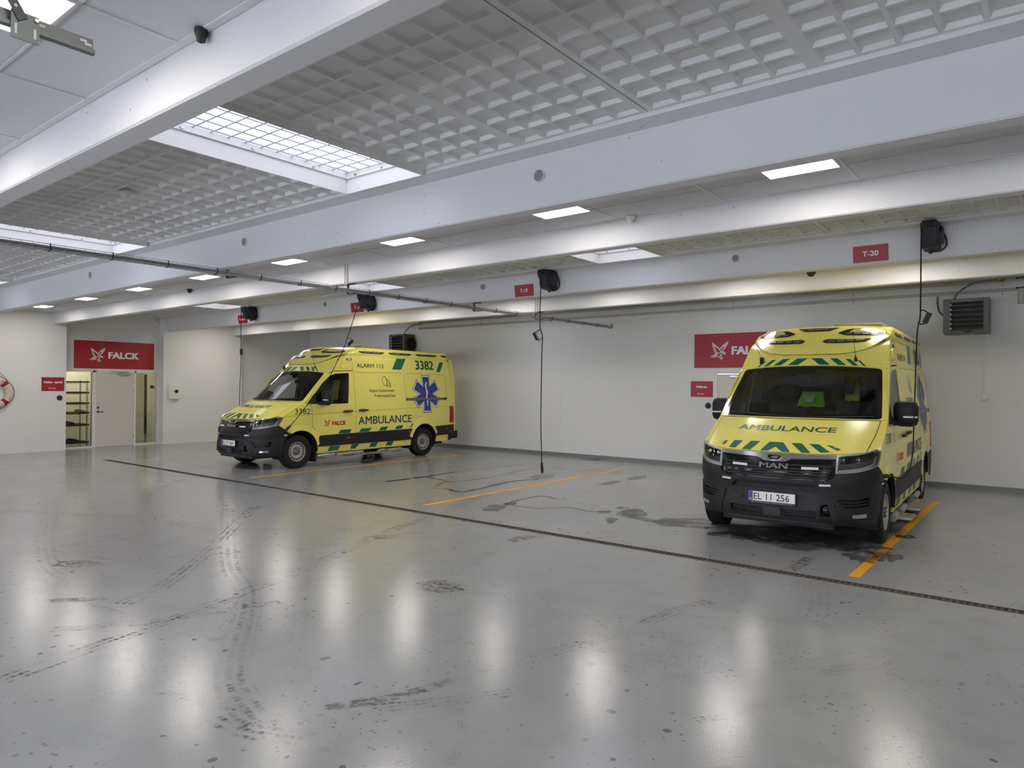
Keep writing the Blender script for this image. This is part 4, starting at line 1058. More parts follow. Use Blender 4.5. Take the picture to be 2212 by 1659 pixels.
def in_poly(p, poly):
    x, y = p; c = False; n = len(poly); j = n-1
    for i in range(n):
        xi, yi = poly[i]; xj, yj = poly[j]
        if (yi > y) != (yj > y) and x < (xj-xi)*(y-yi)/(yj-yi)+xi: c = not c
        j = i
    return c
def dens(poly, step):
    out = []
    for i in range(len(poly)):
        a = poly[i]; b = poly[(i+1) % len(poly)]; L = math.hypot(b[0]-a[0], b[1]-a[1]); n = max(1, math.ceil(L/step))
        for k in range(n): out.append((a[0]+(b[0]-a[0])*k/n, a[1]+(b[1]-a[1])*k/n))
    return out
def inset(poly, d):
    """offset a polygon inwards by d"""
    n = len(poly); area = sum(poly[i][0]*poly[(i+1) % n][1]-poly[(i+1) % n][0]*poly[i][1] for i in range(n)); s = 1 if area > 0 else -1
    out = []
    for i in range(n):
        p0, p1, p2 = (Vector(poly[(i+k) % n]) for k in (-1, 0, 1))
        e1 = (p1-p0).normalized(); e2 = (p2-p1).normalized(); n1 = Vector((-e1.y, e1.x))*s; n2 = Vector((-e2.y, e2.x))*s
        b = n1+n2; b = b/max(.35, b.dot(n1)) if b.length > 1e-6 else n1
        q = p1+b*d; out.append((q.x, q.y))
    return out
def rnd_poly(poly, r, n=4):
    """round the corners"""
    out = []; m = len(poly)
    for i in range(m):
        p0, p1, p2 = (Vector(poly[(i+k) % m]) for k in (-1, 0, 1))
        d0 = (p0-p1); d2 = (p2-p1); k = min(r, d0.length*.45, d2.length*.45)
        a = p1+d0.normalized()*k; b = p1+d2.normalized()*k
        for j in range(n+1):
            t = j/n; q = a*(1-t)**2+p1*2*t*(1-t)+b*t*t; out.append((q.x, q.y))
    return out
def patch(name, poly, fmap, m, parent, step=.08, holes=(), off=0.0, rim=0.0, smooth=True, offn=None):
    out = dens(poly, step); H = [dens(h, step) for h in holes]
    pts = list(out); ed = [(i, (i+1) % len(out)) for i in range(len(out))]
    for h in H:
        b = len(pts); pts += h; ed += [(b+i, b+(i+1) % len(h)) for i in range(len(h))]
    nb = len(pts)
    x0, x1 = min(p[0] for p in out), max(p[0] for p in out); y0, y1 = min(p[1] for p in out), max(p[1] for p in out)
    bpts = pts[:]
    i = math.floor(x0/step)
    while i*step < x1:
        j = math.floor(y0/step)
        while j*step < y1:
            p = (i*step+.37*step, j*step+.41*step)
            if in_poly(p, out) and not any(in_poly(p, h) for h in H) and min((p[0]-q[0])**2+(p[1]-q[1])**2 for q in bpts) > (step*.45)**2: pts.append(p)
            j += 1
        i += 1
    r = delaunay_2d_cdt([Vector(p) for p in pts], ed, [], 0, 1e-6)
    V2 = [(v.x, v.y) for v in r[0]]; F = []
    for f in r[2]:
        c = (sum(V2[i][0] for i in f)/len(f), sum(V2[i][1] for i in f)/len(f))
        if in_poly(c, out) and not any(in_poly(c, h) for h in H): F.append(tuple(f))
    of = offn or (lambda a, b: off)
    V = [fmap(p[0], p[1], of(p[0], p[1])) for p in V2]
    if rim:
        cnt = {}
        for f in F:
            for i in range(len(f)):
                e = (f[i], f[(i+1) % len(f)]); cnt[e] = cnt.get(e, 0)+1
        bo = [e for e in cnt if (e[1], e[0]) not in cnt]; mp = {}
        for e in bo:
            for i in e:
                if i not in mp:
                    mp[i] = len(V); V.append(fmap(V2[i][0], V2[i][1], of(V2[i][0], V2[i][1])-rim))
        nf = len(F)
        F += [(e[1], e[0], mp[e[0]], mp[e[1]]) for e in bo]
    o = mk(name, V, F, m, parent, smooth)
    bm = bmesh.new(); bm.from_mesh(o.data); bmesh.ops.recalc_face_normals(bm, faces=bm.faces)
    for e in bm.edges:
        if len(e.link_faces) == 2 and e.calc_face_angle(0) > math.radians(35): e.smooth = False
    bm.to_mesh(o.data); bm.free()
    return o
def arc(cx, cy, r, a0, a1, n=14): return [(cx+r*math.cos(math.radians(a0+(a1-a0)*i/n)), cy+r*math.sin(math.radians(a0+(a1-a0)*i/n))) for i in range(n+1)]
WF, WR = -.02, 3.62           # axle positions
def wheel(van, sx, y, lab):
    R = .345; ax = (sx, 0, 0)
    prof = [(.205, -.20), (.215, -.215), (.27, -.225), (.325, -.215), (.342, -.19), (R, -.15), (R, -.075), (.342, -.035), (.325, -.008), (.27, .0), (.215, -.01), (.205, -.03)]
    t = MB().lathe(prof, (0, 0, 0), ax, 48).build('wheel', RUBBER, van, auto=45); t.location = (sx*1.01, y, .345)
    tre = MB()
    for i in range(40):
        th = 2*PI*i/40; c, s = math.cos(th), math.sin(th)
        for xa, xb in ((-.205, -.15), (-.135, -.09), (-.075, -.02)):
            b = MB().box(min(sx*xa, sx*xb), max(sx*xa, sx*xb), -.018, .018, R-.012, R+.0045); tre.add([(px, py*c-pz*s, py*s+pz*c) for px, py, pz in b.v], b.f)
    to = tre.build('tread', RUBBER, t, fix=False); to['kind'] = 'stuff'
    WHS = mat('wheel_silver', 'a8a7a4', .4, metal=.35, var=.05)
    MB().lathe([(.208, -.19), (.208, -.02), (.200, -.008), (.192, -.012), (.186, -.05), (.18, -.06)], (0, 0, 0), ax, 40).build('rim', WHS, t, auto=40)
    MB().lathe([(.186, -.055), (.165, -.052), (.148, -.03), (.125, -.022), (.10, -.03), (.075, -.05), (.07, -.052)], (0, 0, 0), ax, 40).build('wheel_disc', WHS, t, auto=50)
    vh = MB()
    for i in range(16):
        th = 2*PI*i/16; c = (sx*-.040, .158*math.cos(th), .158*math.sin(th))
        vh.cyl((c[0]-.004*sx, c[1], c[2]), (c[0]+.006*sx, c[1]*1.01, c[2]*1.01), .0125, None, 8)
    vh.build('vent_hole_ring', BLACKP, t)['kind'] = 'stuff'
    MB().lathe([(.072, -.055), (.066, -.03), (.055, -.02), (.03, -.012), (0, -.010)], (0, 0, 0), ax, 24).build('hub_cap', GREYM, t, auto=40)
    wb_ = MB()
    for i in range(6):
        th = 2*PI*i/6; wb_.cyl((sx*-.03, .052*math.cos(th), .052*math.sin(th)), (sx*-.008, .052*math.cos(th), .052*math.sin(th)), .010, None, 6)
    wb_.build('wheel_bolt_ring', DGREY, t)['kind'] = 'stuff'
    return t

def star2d(cx, cz, R, hw, ri):
    P = []
    for k in range(6):
        th = PI/2-k*PI/3; d = (math.cos(th), math.sin(th)); n = (math.sin(th), -math.cos(th))
        P += [(cx+d[0]*R-n[0]*hw, cz+d[1]*R-n[1]*hw), (cx+d[0]*R+n[0]*hw, cz+d[1]*R+n[1]*hw)]
        t2 = th-PI/6; P.append((cx+ri*math.cos(t2), cz+ri*math.sin(t2)))
    return P
def poly_decal(name, poly, fmap, m, parent, off, step=.10):
    return patch(name, poly, fmap, m, parent, step=step, off=off, smooth=True)
def txt_decal(name, txt, h, w, u, v, fmap, m, parent, off=.004, bold=.01, align='L', shear=0.0, cut=.12):
    return flat(name, shift2d(text2d(txt, h, bold=bold, width=w, align=align, shear=shear), u, v), lambda a, b: fmap(a, b, off), m, parent, cut=cut)
ARCH_F = (.07, .345, .425); ARCH_R = (3.71, .35, .43)
HL_IN = .628
def number_decals(van, num):
    for sg in (1,):
        S = SD(sg)
        txt_decal('fleet_number', num, .215, .64, 3.51, 2.138, S, TGREEN, van, bold=.03)
        txt_decal('fleet_number', num, .115, .375, -.062, 1.112, S, TBLACK, van, bold=.0)
def plate_chars(plate, txt):
    y0 = 0
    flat('plate_characters', shift2d(text2d(txt, .072, bold=.006, width=.385), -.195, -.036), lambda u, v: (u, -.0085, v), TBLACK, plate)
def build_van(num, ptxt):
    van = empty('ambulance')
    gap = .0045
    # ---------- side panels
    for sg in (1, -1):
        S = SD(sg)
        zb = .275
        aF = arc(ARCH_F[0], ARCH_F[1], ARCH_F[2], 0, 180, 20); aR = arc(ARCH_R[0], ARCH_R[1], ARCH_R[2], 0, 180, 20)
        # fender: from head lamp to the door
        fen = [(-.43, .888), (-.30, .80), (-.19, .715)]+[p for p in arc(*ARCH_F, 117, 12, 14)]+[(.49, .46), (.535, .62), (.36, .86), (.352, 1.29), (.22, 1.325), IV(.175, 1.378), IV(-.105, 1.225), IV(-.388, 1.066), (-.324, 1.052)]
        patch('front_fender', inset(fen, gap), S, YELLOW, van, .06, rim=.02)
        # front door with window opening
        door = [(.36, 1.29), (.36, .86), (.545, .62), (.50, .46), (.505, .275), (1.545, .275), (1.55, .85), (1.545, 1.3), (1.53, 2.06), (1.0, 2.035), (.84, 1.985), (.62, 1.83), (.40, 1.565), (.215, 1.325)]
        win = [(.27, 1.335), (.46, 1.545), (.66, 1.765), (.88, 1.935), (1.04, 1.985), (1.40, 2.005), (1.41, 1.97), (1.345, 1.345), (1.32, 1.318), (.80, 1.312)]
        dr_ = patch('front_door', inset(door, gap), S, YELLOW, van, .07, holes=[win], rim=.02)
        patch('window_seal', win, S, BLACKG, dr_, .07, holes=[inset(win, .028)], off=-.004)
        patch('window_pane', inset(win, .026), S, GLASSD, dr_, .10, off=-.006)
        patch('mirror_triangle', [(.235, 1.322), (.44, 1.545), (.50, 1.318)], S, BLACKP, dr_, .06, off=.004, rim=.01)
        # sliding door, quarter panel, upper front corner
        mid = [(1.545, .275), (3.115, .275), (3.115, 1.2), (3.105, 2.02), (3.07, 2.425), (1.51, 2.425), (1.53, 2.06), (1.545, 1.3), (1.55, .85)]
        md = patch('sliding_door' if sg > 0 else 'middle_panel', inset(mid, gap), S, YELLOW, van, .09, rim=.02)
        qua = [(3.115, .275), (3.27, .275), (3.275, .46)]+arc(*ARCH_R, 166, 8, 16)+[(4.15, .30), (4.56, .29), (4.79, .40), (4.80, 1.2), (4.79, 1.75), (4.745, 2.3), (4.66, 2.425), (3.07, 2.425), (3.105, 2.02), (3.115, 1.2)]
        patch('rear_quarter_panel', inset(qua, gap), S, YELLOW, van, .09, rim=.02)
        upc = [(.625, 1.842), (.84, 1.995), (1.0, 2.043), (1.53, 2.068), (1.51, 2.425), IV(1.36, 2.415), IV(1.14, 2.345), IV(.97, 2.19), IV(.80, 1.990), IV(.49, 1.688), IV(.18, 1.380), (.225, 1.338), (.40, 1.575)]
        patch('roof_corner_panel', inset(upc, gap*.7), S, YELLOW, van, .07, rim=.01)
        # flares
        for nm, c, ro, a0, a1 in (('wheel_flare', ARCH_F, .115, 8, 121), ('wheel_flare', ARCH_R, .15, 18, 168)):
            ring = arc(c[0], c[1], c[2], a0, a1, 24)+arc(c[0]+.01, c[1]+.01, c[2]+ro, a1-4, a0+10, 24)
            cc = c
            patch(nm, ring, S, YELLOW, van, .05, rim=.03, offn=lambda a, b, cc=cc, ro=ro: .024*max(0.0, 1-((math.hypot(a-cc[0], b-cc[1])-cc[2])/ro))**.6)
            patch('arch_lip', arc(c[0], c[1], c[2]-.012, a0-12, min(a1+12, 190), 24)+arc(c[0], c[1], c[2]+.004, min(a1+12, 190), a0-12, 24), S, BLACKP, van, .05, off=.022, rim=.05)
        # lower black mouldings
        patch('side_moulding', [(.515, .40), (3.262, .405), (3.285, .52), (3.35, .66), (3.345, .668), (1.9, .655), (.575, .638), (.53, .60)], S, TRIMB, van, .08, off=.014, rim=.02)
        patch('rear_moulding', [(4.145, .46), (4.60, .465), (4.60, .30), (4.78, .395), (4.81, .55), (4.80, .72), (4.60, .712), (4.02, .69), (4.10, .58)], S, TRIMB, van, .07, off=.016, rim=.02)
        patch('sill_step', [(.51, .272), (3.26, .28), (3.255, .262), (.51, .25)], S, YELLOW, van, .10, off=.0, rim=.05)
        # pressed feature lines, their crease shade painted as darker yellow strips
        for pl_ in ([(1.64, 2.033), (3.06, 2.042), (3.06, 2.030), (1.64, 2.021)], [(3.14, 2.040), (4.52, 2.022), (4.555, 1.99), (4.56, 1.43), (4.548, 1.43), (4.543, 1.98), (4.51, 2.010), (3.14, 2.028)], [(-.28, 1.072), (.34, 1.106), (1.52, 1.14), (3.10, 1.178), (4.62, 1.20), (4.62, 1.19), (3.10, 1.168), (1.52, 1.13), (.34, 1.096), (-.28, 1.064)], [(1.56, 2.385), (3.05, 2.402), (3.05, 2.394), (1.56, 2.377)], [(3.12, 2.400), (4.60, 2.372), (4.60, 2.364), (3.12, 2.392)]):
            patch('pressed_line_shade', pl_, S, mat('yellow_shadow_line', 'b9ac30', .3), van, .12, off=.0015)
        # vent blister and side lamp on the roof corner
        patch('roof_blister', rnd_poly([(1.12, 2.115), (1.27, 2.275), (1.48, 2.295), (1.475, 2.17), (1.40, 2.12)], .05), S, YELLOW, van, .05, off=.012, rim=.014)
        patch('side_marker_lamp', rnd_poly([(1.365, 2.295), (1.50, 2.298), (1.50, 2.335), (1.365, 2.332)], .02), S, BLACKG, van, .05, off=.014, rim=.016)
        patch('side_marker_lens', rnd_poly([(1.385, 2.302), (1.48, 2.305), (1.48, 2.327), (1.385, 2.325)], .012), S, LEDW, van, .05, off=.018, rim=.006)
        # door handles
        for y0, z0, pr in ((1.18, 1.142, dr_), (1.625, 1.155, md)):
            cup = patch('door_handle', rnd_poly([(y0+.05, z0-.045), (y0+.20, z0-.042), (y0+.20, z0+.05), (y0+.05, z0+.05)], .04), S, mat('handle_cup_shade', 'c7bb3c', .3), pr, .05, off=.002)  # flat patch; the darker yellow paints the shade of the recessed cup
            patch('handle_grip', rnd_poly([(y0, z0-.016), (y0+.255, z0-.014), (y0+.255, z0+.020), (y0, z0+.020)], .015), S, BLACKP, pr, .05, off=.040, rim=.036)
        # sliding door rail
        patch('door_rail', [(3.11, 1.363), (4.54, 1.366), (4.56, 1.42), (3.11, 1.424)], S, mat('rail_grey', '77746a', .35, metal=.5), van, .09, off=.016, rim=.02)
        patch('rail_end', [(4.40, 1.366), (4.54, 1.366), (4.565, 1.425), (4.47, 1.424)], S, BLACKP, van, .09, off=.020, rim=.02)
        # tail lamp, markers
        patch('tail_lamp', [(4.645, .775), (4.80, .77), (4.80, 1.195), (4.66, 1.20)], S, TAILRED, van, .06, off=.012, rim=.02)
        for y, z, m_ in ((1.32, .557, AMBER), (3.19, .597, AMBER), (4.505, .618, AMBER), (4.72, .53, TAILRED)):
            patch('side_reflector', rnd_poly([(y-.035, z-.022), (y+.035, z-.022), (y+.035, z+.022), (y-.035, z+.022)], .01), S, m_, van, .05, off=.022, rim=.008)
        patch('fuel_flap', rnd_poly([(1.44, .53), (1.53, .53), (1.53, .585), (1.44, .585)], .01), S, DGREY, van, .05, off=.018, rim=.004)
        patch('rear_handle', rnd_poly([(4.26, .60), (4.38, .60), (4.38, .635), (4.26, .635)], .01), S, DGREY, van, .05, off=.022, rim=.006)
        # dark inner shell so that the panel gaps read as gaps
        shell = [(-.40, .86), (-.2, .72)]+arc(*ARCH_F, 118, 10, 12)+[(.50, .29), (3.27, .29)]+arc(*ARCH_R, 170, 8, 12)+[(4.15, .31), (4.75, .42), (4.76, 1.75), (4.70, 2.3), (4.62, 2.40), (1.45, 2.40), IV(1.18, 2.33), IV(1.0, 2.17), IV(.83, 1.98), IV(.20, 1.36), IV(-.1, 1.20), IV(-.36, 1.05)]
        patch('inner_shell', shell, S, mat('gap_shadow', '3a3716', .8), van, .10, off=-.028, holes=[inset(win, -.012)])
        for c, nm in ((ARCH_F, 'arch_liner'), (ARCH_R, 'arch_liner')):
            v = []; f = []; n = 20
            for i in range(n+1):
                t = math.radians(-25+230*i/n)
                for xx in (.97, .60): v.append((sg*xx, (c[0]+c[2]*math.cos(t)+8.80)*KS-8.70, 1.75+(c[1]+c[2]*math.sin(t)-1.75)*KS))
            f = [(2*i, 2*i+1, 2*i+3, 2*i+2) for i in range(n)]
            mk(nm, v, f, INTER, van, True)
        # ---- livery
        blocks = [[(1.044, .652), (1.369, .655), (1.412, .737), (1.106, .734)], [(1.626, .660), (1.924, .664), (2.004, .744), (1.692, .739)], [(2.226, .668), (2.437, .672), (2.508, .756), (2.277, .745)], [(2.722, .678), (2.937, .683), (3.007, .764), (2.783, .758)], [(3.21, .685), (3.36, .688), (3.42, .790), (3.286, .790)],
                  [(.767, .288), (1.045, .290), (1.112, .385), (.826, .385)], [(1.389, .296), (1.535, .296), (1.655, .392), (1.427, .392)], [(1.935, .296), (2.134, .298), (2.21, .395), (1.997, .393)], [(2.435, .298), (2.632, .30), (2.699, .396), (2.501, .394)], [(2.722, 2.112), (3.029, 2.117), (3.075, 2.385), (2.896, 2.384)], [(3.035, 2.130), (3.20, 2.388), (3.085, 2.386)], [(4.24, 2.084), (4.376, 2.08), (4.53, 2.335), (4.388, 2.340)]]
        for bl in blocks: poly_decal('green_block', bl, S, GREEN, van, .0035)
        for nm, R_, hw_, ri_, m_, o_ in (('star_border', .468, .153, .252, TBLACK, .004), ('star_outline', .452, .138, .235, SIGNW, .0055), ('star_of_life', .428, .118, .208, BLUE, .007)):
            poly_decal(nm, star2d(3.83, 1.522, R_, hw_, ri_), S, m_, van, o_, .08)
        if sg > 0:
            stf = strokes2d([([(3.825, 1.83), (3.827, 1.6), (3.838, 1.22)], 1.0), ([(3.86, 1.79), (3.79, 1.75), (3.80, 1.68), (3.865, 1.60), (3.87, 1.53), (3.81, 1.46), (3.81, 1.41), (3.855, 1.36), (3.85, 1.31), (3.82, 1.27)], .7)], .028)
            flat('staff_and_snake', stf, lambda a, b: S(a, b, .009), SIGNW, van, cut=.12)
            txt_decal('lettering', 'ALARM 112', .092, .815, 1.645, 2.138, S, TGREEN, van, bold=.008)
            txt_decal('lettering', 'AMBULANCE', .180, 1.67, 1.605, .835, S, TGREEN, van, bold=.012)
            txt_decal('lettering', 'Region Syddanmark', .068, .775, 1.975, 1.575, S, TBLACK, van, bold=-.004)
            txt_decal('lettering', 'Pr\u00e6hospital Syd', .068, .64, 2.12, 1.456, S, TBLACK, van, bold=-.004)
            lg = join2d(strokes2d([([(2.405, 1.93), (2.385, 1.89), (2.40, 1.80), (2.44, 1.73), (2.49, 1.735), (2.52, 1.72), (2.535, 1.76), (2.53, 1.84), (2.50, 1.91), (2.46, 1.945), (2.405, 1.93)], 1), ([(2.52, 1.75), (2.53, 1.83), (2.555, 1.865), (2.59, 1.85), (2.605, 1.79), (2.59, 1.745), (2.56, 1.74), (2.545, 1.70), (2.52, 1.695), (2.52, 1.75)], 1), ([(2.60, 1.79), (2.635, 1.78), (2.645, 1.73), (2.63, 1.685), (2.605, 1.69), (2.61, 1.745)], 1)], .012))
            flat('region_emblem', lg, lambda a, b: S(a, b, .0045), TBLACK, van, cut=.12)
            flat('falcon_emblem', shift2d(falcon2d(.165), .745, .90), lambda a, b: S(a, b, .0045), TRED, van, cut=.1)
            txt_decal('lettering', 'FALCK', .085, .385, .875, .848, S, TRED, van, bold=.04)
    # ---------- front: bumper, grille, head lamps
    zm = pchip([.20, .312, .40, .61, .716, .851, .895, 1.048, 1.09, 1.3, 1.4], [.185, .278, .372, .580, .692, .827, .870, 1.024, 1.068, 1.285, 1.39])
    def FP(a, z, off=0.0, F0=globals()['FP']):
        w = max(0.0, min(1.0, (1.22-abs(a))/.42)); w = w*w*(3-2*w)
        return F0(a, z+(zm(z)-z)*w, off)
    def axz(x, z): return (a_x(x, z), z)
    def ayz(y, z):
        y = (y+8.80)*KS-8.70; z = 1.75+(z-1.75)*KS; return (a_y(y, z), z)
    half = [(0, .318), (.45, .316), axz(.735, .300), ayz(-.50, .262), ayz(-.345, .235)]+[ayz(*p) for p in arc(ARCH_F[0], ARCH_F[1], ARCH_F[2], 193, 121, 8)]+[ayz(-.19, .712), ayz(-.30, .797), ayz(-.43, .884), axz(.80, .862), axz(HL_IN, .848), axz(.61, .80), axz(.53, .765), (0, .757)]
    bump = half+[(-a, z) for a, z in reversed(half) if a > 0]
    slot = rnd_poly([(-.47, .650), (.47, .650), (.43, .698), (-.43, .698)], .01)
    intL = [(.115, .368), (.47, .372), (.47, .445), (.115, .440)]
    vent = [(a_x(.63, .59), .588), (a_x(.93, .59), .592), (a_x(.925, .50), .495), (a_x(.72, .49), .490)]
    fog = [(.455, .375), (.645, .385), (.645, .535), (.455, .535)]
    holes = [slot]
    for s in (1, -1):
        for h_ in ((intL, vent, fog) if s > 0 else (intL, vent)): holes.append([(s*a, z) for a, z in h_])
    def bof(a, z):
        o = 0.0
        if .60 < z < .72: o -= .006
        if z > .72: o += .006
        if .34 < z < .60 and abs(a) < .45: o -= .012
        if z < .33: o -= .01
        return o
    bp = patch('front_bumper', bump, FP, TRIMB, van, .05, holes=holes, offn=bof, rim=.03)
    patch('intake_backing', [(-.85, .35), (.85, .35), (.98, .61), (.5, .71), (-.5, .71), (-.98, .61)], FP, BLACKP, bp, .08, off=-.045)
    patch('bumper_ridge', rnd_poly([(-1.02, .617), (1.02, .617), (1.02, .636), (-1.02, .636)], .008), FP, TRIMB, bp, .06, off=.008, rim=.016)
    for z in (.392, .42): patch('intake_bar', [(-.46, z-.005), (.46, z-.005), (.46, z+.005), (-.46, z+.005)], FP, TRIMB, bp, .08, off=-.018, rim=.01)
    for a in (-.35, -.235, .235, .35): patch('intake_rib', [(a-.004, .368), (a+.004, .368), (a+.004, .445), (a-.004, .445)], FP, TRIMB, bp, .05, off=-.022, rim=.01)
    for z in (.520, .553):
        for s in (1, -1): patch('vent_bar', [(s*a, zz) for a, zz in ((a_x(.67, z), z-.008), (a_x(.92, z), z-.008), (a_x(.92, z), z+.008), (a_x(.67, z), z+.008))], FP, TRIMB, bp, .06, off=-.012, rim=.02)
    patch('radar_box', rnd_poly([(-.09, .362), (.09, .362), (.09, .452), (-.09, .452)], .01), FP, DGREY, bp, .05, off=.012, rim=.04)
    for s in (1, -1):
        if s < 0: MB().cyl(FP(s*.60, .53, -.004), FP(s*.60, .53, .004), .042, None, 24).build('tow_cover', TRIMB, bp)
        p = FP(s*.55, .46, -.02); p2 = FP(s*.55, .46, .004)
        if s > 0: MB().lathe([(0, .028), (.035, .024), (.05, .012), (.056, 0), (.06, -.02)], p, (p2-p), 24).build('fog_lamp', BLACKG, bp, smooth=True)
        if s > 0: patch('fog_trim', [(s*a, z) for a, z in ((.445, .365), (.655, .375), (.655, .545), (.445, .545))], FP, TRIMB, bp, .05, off=.006, rim=.03, holes=[[(s*a, z) for a, z in ((.475, .39), (.628, .395), (.628, .525), (.475, .525))]])
        patch('corner_rib', [(s*a, z) for a, z in ((a_x(.60, .40), .36), (a_x(.66, .40), .36), (a_x(.60, .59), .60), (a_x(.54, .59), .60))], FP, TRIMB, bp, .05, off=.012, rim=.016)
        patch('corner_lamp', rnd_poly([(s*a_x(.785, .40), .385), (s*a_x(.90, .40), .378), (s*a_x(.90, .41), .418), (s*a_x(.785, .41), .420)], .006), FP, CHROME, bp, .04, off=.004, rim=.012)
        patch('flash_lamp', [(s*.462, .700+.012), (s*.572, .703+.012), (s*.572, .730+.006), (s*.462, .727+.006)], FP, LEDW, bp, .05, off=.020, rim=.016)
        patch('side_flash_lamp', [(s*a_y(-.345, .70), .69), (s*a_y(-.275, .70), .69), (s*a_y(-.275, .70), .712), (s*a_y(-.345, .70), .712)], FP, LEDW, bp, .05, off=.014, rim=.012)
        MB().cyl(FP(s*.33, .545, -.004), FP(s*.33, .545, .006), .014, None, 12).build('parking_sensor', BLACKP, bp)
    patch('bumper_lip', [(-.62, .272), (.62, .272), (.62, .302), (-.62, .302)], FP, mat('lip_grey', '6b6c6e', .4, metal=.4), bp, .07, off=-.05, rim=.02)
    # grille
    gz0 = .765
    grl = [axz(.53, .770), axz(.612, .806), axz(HL_IN-.006, .852), axz(HL_IN-.004, 1.045)]
    gr_ = patch('grille', [(0, .762)]+grl+[(0, 1.047)]+[(-a, z) for a, z in reversed(grl)], FP, BLACKG, van, .06, off=-.018, rim=.03)
    for z in (.795, .825, .855, .885, .925): patch('grille_bar', [(-.57+.02*(z < .83), z-.007), (.57-.02*(z < .83), z-.007), (.57-.02*(z < .83), z+.007), (-.57+.02*(z < .83), z+.007)], FP, BLACKP, gr_, .08, off=-.004, rim=.014)
    dipl = [(-a_x(HL_IN-.006, 1.03), 1.043), (a_x(HL_IN-.006, 1.03), 1.043), (a_x(HL_IN-.006, 1.0), 1.008), (.40, 1.002), (.18, .992), (.105, .955), (-.105, .955), (-.18, .992), (-.40, 1.002), (-a_x(HL_IN-.006, 1.0), 1.008)]
    patch('grille_chrome', dipl, FP, mat('satin_chrome', 'b9b9b8', .18, metal=.95), gr_, .05, off=.004, rim=.016)
    patch('badge', rnd_poly([(-.075, 1.022), (.075, 1.022), (.082, 1.0), (.045, .962), (-.045, .962), (-.082, 1.0)], .012), FP, CHROME, gr_, .04, off=.012, rim=.01)
    patch('badge_field', rnd_poly([(-.064, 1.016), (.064, 1.016), (.070, .999), (.040, .968), (-.040, .968), (-.070, .999)], .010), FP, BLACKG, gr_, .04, off=.014, rim=.004)
    lion = [(-.052, .976), (-.03, .985), (-.012, .983), (-.012, .974), (-.002, .974), (.002, .986), (.018, .976), (.03, .974), (.03, .986), (.04, .990), (.05, 1.002), (.042, 1.010), (.02, 1.008), (0, 1.006), (-.02, 1.004), (-.03, .994)]
    patch('badge_lion', lion, FP, CHROME, gr_, .03, off=.0165, rim=.003)
    lt = text2d('MAN', .056, bold=.035, width=.30, align='C')
    for o_, m_ in ((.012, CHROME),):
        flat('grille_letters', shift2d(lt, 0, .875), lambda a, b: FP(a, b, .012), CHROME, gr_)
        flat('grille_letters_back', shift2d(lt, 0, .875), lambda a, b: FP(a, b, .004), mat('dark_chrome', '777777', .2, metal=1), gr_)
    for s in (1, -1): patch('grille_flash_lamp', [(s*a_x(.294, .9), .880), (s*a_x(.464, .9), .884), (s*a_x(.464, .9), .910), (s*a_x(.294, .9), .906)], FP, LEDW, gr_, .05, off=.014, rim=.02)
    # head lamps
    for s in (1, -1):
        hp = [axz(HL_IN, .851), axz(.80, .866), ayz(-.43, .890), ayz(-.35, .995), ayz(-.322, 1.052), ayz(-.44, 1.086), axz(.90, 1.082), axz(.75, 1.062), axz(HL_IN, 1.047)]
        hp = [(s*a, z) for a, z in hp]
        hl = patch('head_lamp', hp, FP, mat('lamp_interior', '7d8084', .15, metal=.7, var=.3, scale=30), van, .05, off=-.035, rim=.02)
        inn = inset(hp, .019)
        patch('lamp_bezel', hp, FP, mat('lamp_bezel', 'e6e8ea', .15, metal=.35), hl, .05, off=-.004, rim=.02, holes=[inn])
        patch('lamp_reflector', [(s*a, z) for a, z in (axz(HL_IN+.04, .955), axz(.85, .975), ayz(-.44, .985), ayz(-.47, 1.055), axz(.85, 1.05), axz(HL_IN+.05, 1.025))], FP, BLACKG, hl, .05, off=-.022, rim=.01)
        patch('running_light', [(s*a, z) for a, z in (axz(HL_IN+.025, .872), axz(.80, .886), ayz(-.47, .905), ayz(-.42, 1.0), ayz(-.45, 1.0), ayz(-.505, .925), axz(.79, .905), axz(HL_IN+.03, .89))], FP, LEDW, hl, .04, off=-.012, rim=.012)
        for xx in (.70, .84):
            a = s*a_x(xx, 1.0); p = FP(a, 1.003, -.022); p2 = FP(a, 1.003, .0)
            MB().lathe([(0, .02), (.016, .016), (.025, .006), (.027, 0), (.033, 0), (.034, -.01)], p, p2-p, 20).build('projector_lens', CHROME, hl, smooth=True)
        patch('lamp_lens', inset(hp, .004), FP, GLASSC, hl, .05, off=.0)
    # ---------- hood
    hb = .885
    patch('hood', [(-hb, .006), (hb, .006), (hb+.03, .5), (hb+.045, .985), (-hb-.045, .985), (-hb-.03, .5)], HOOD, YELLOW, van, .07, rim=.03)
    for s in (1, -1):
        patch('hood_side', [(s*a, t) for a, t in ((hb+.008, .0), (.999, .0), (.999, 1.0), (hb+.053, 1.0), (hb+.038, .5))], HOOD, YELLOW, van, .06, rim=.02)
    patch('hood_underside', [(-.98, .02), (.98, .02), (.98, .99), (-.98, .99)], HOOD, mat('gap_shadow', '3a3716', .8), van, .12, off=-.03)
    def HX(x, t, off=0.0):       # x in metres
        return HOOD(x/HOOD.xe(t), t, off)
    chev = [[(-.168, .012), (-.084, .014), (-.018, .135), (.072, .012), (.160, .012), (.045, .262), (-.105, .262)],
            [(.133, .255), (.248, .258), (.372, .018), (.280, .014)], [(.322, .255), (.425, .250), (.56, .045), (.470, .030)], [(.50, .235), (.56, .215), (.655, .11), (.62, .085)],
            [(-.318, .258), (-.211, .26), (-.281, .014), (-.382, .018)], [(-.522, .240), (-.417, .252), (-.463, .030), (-.548, .035)], [(-.64, .20), (-.60, .215), (-.62, .09), (-.66, .10)]]
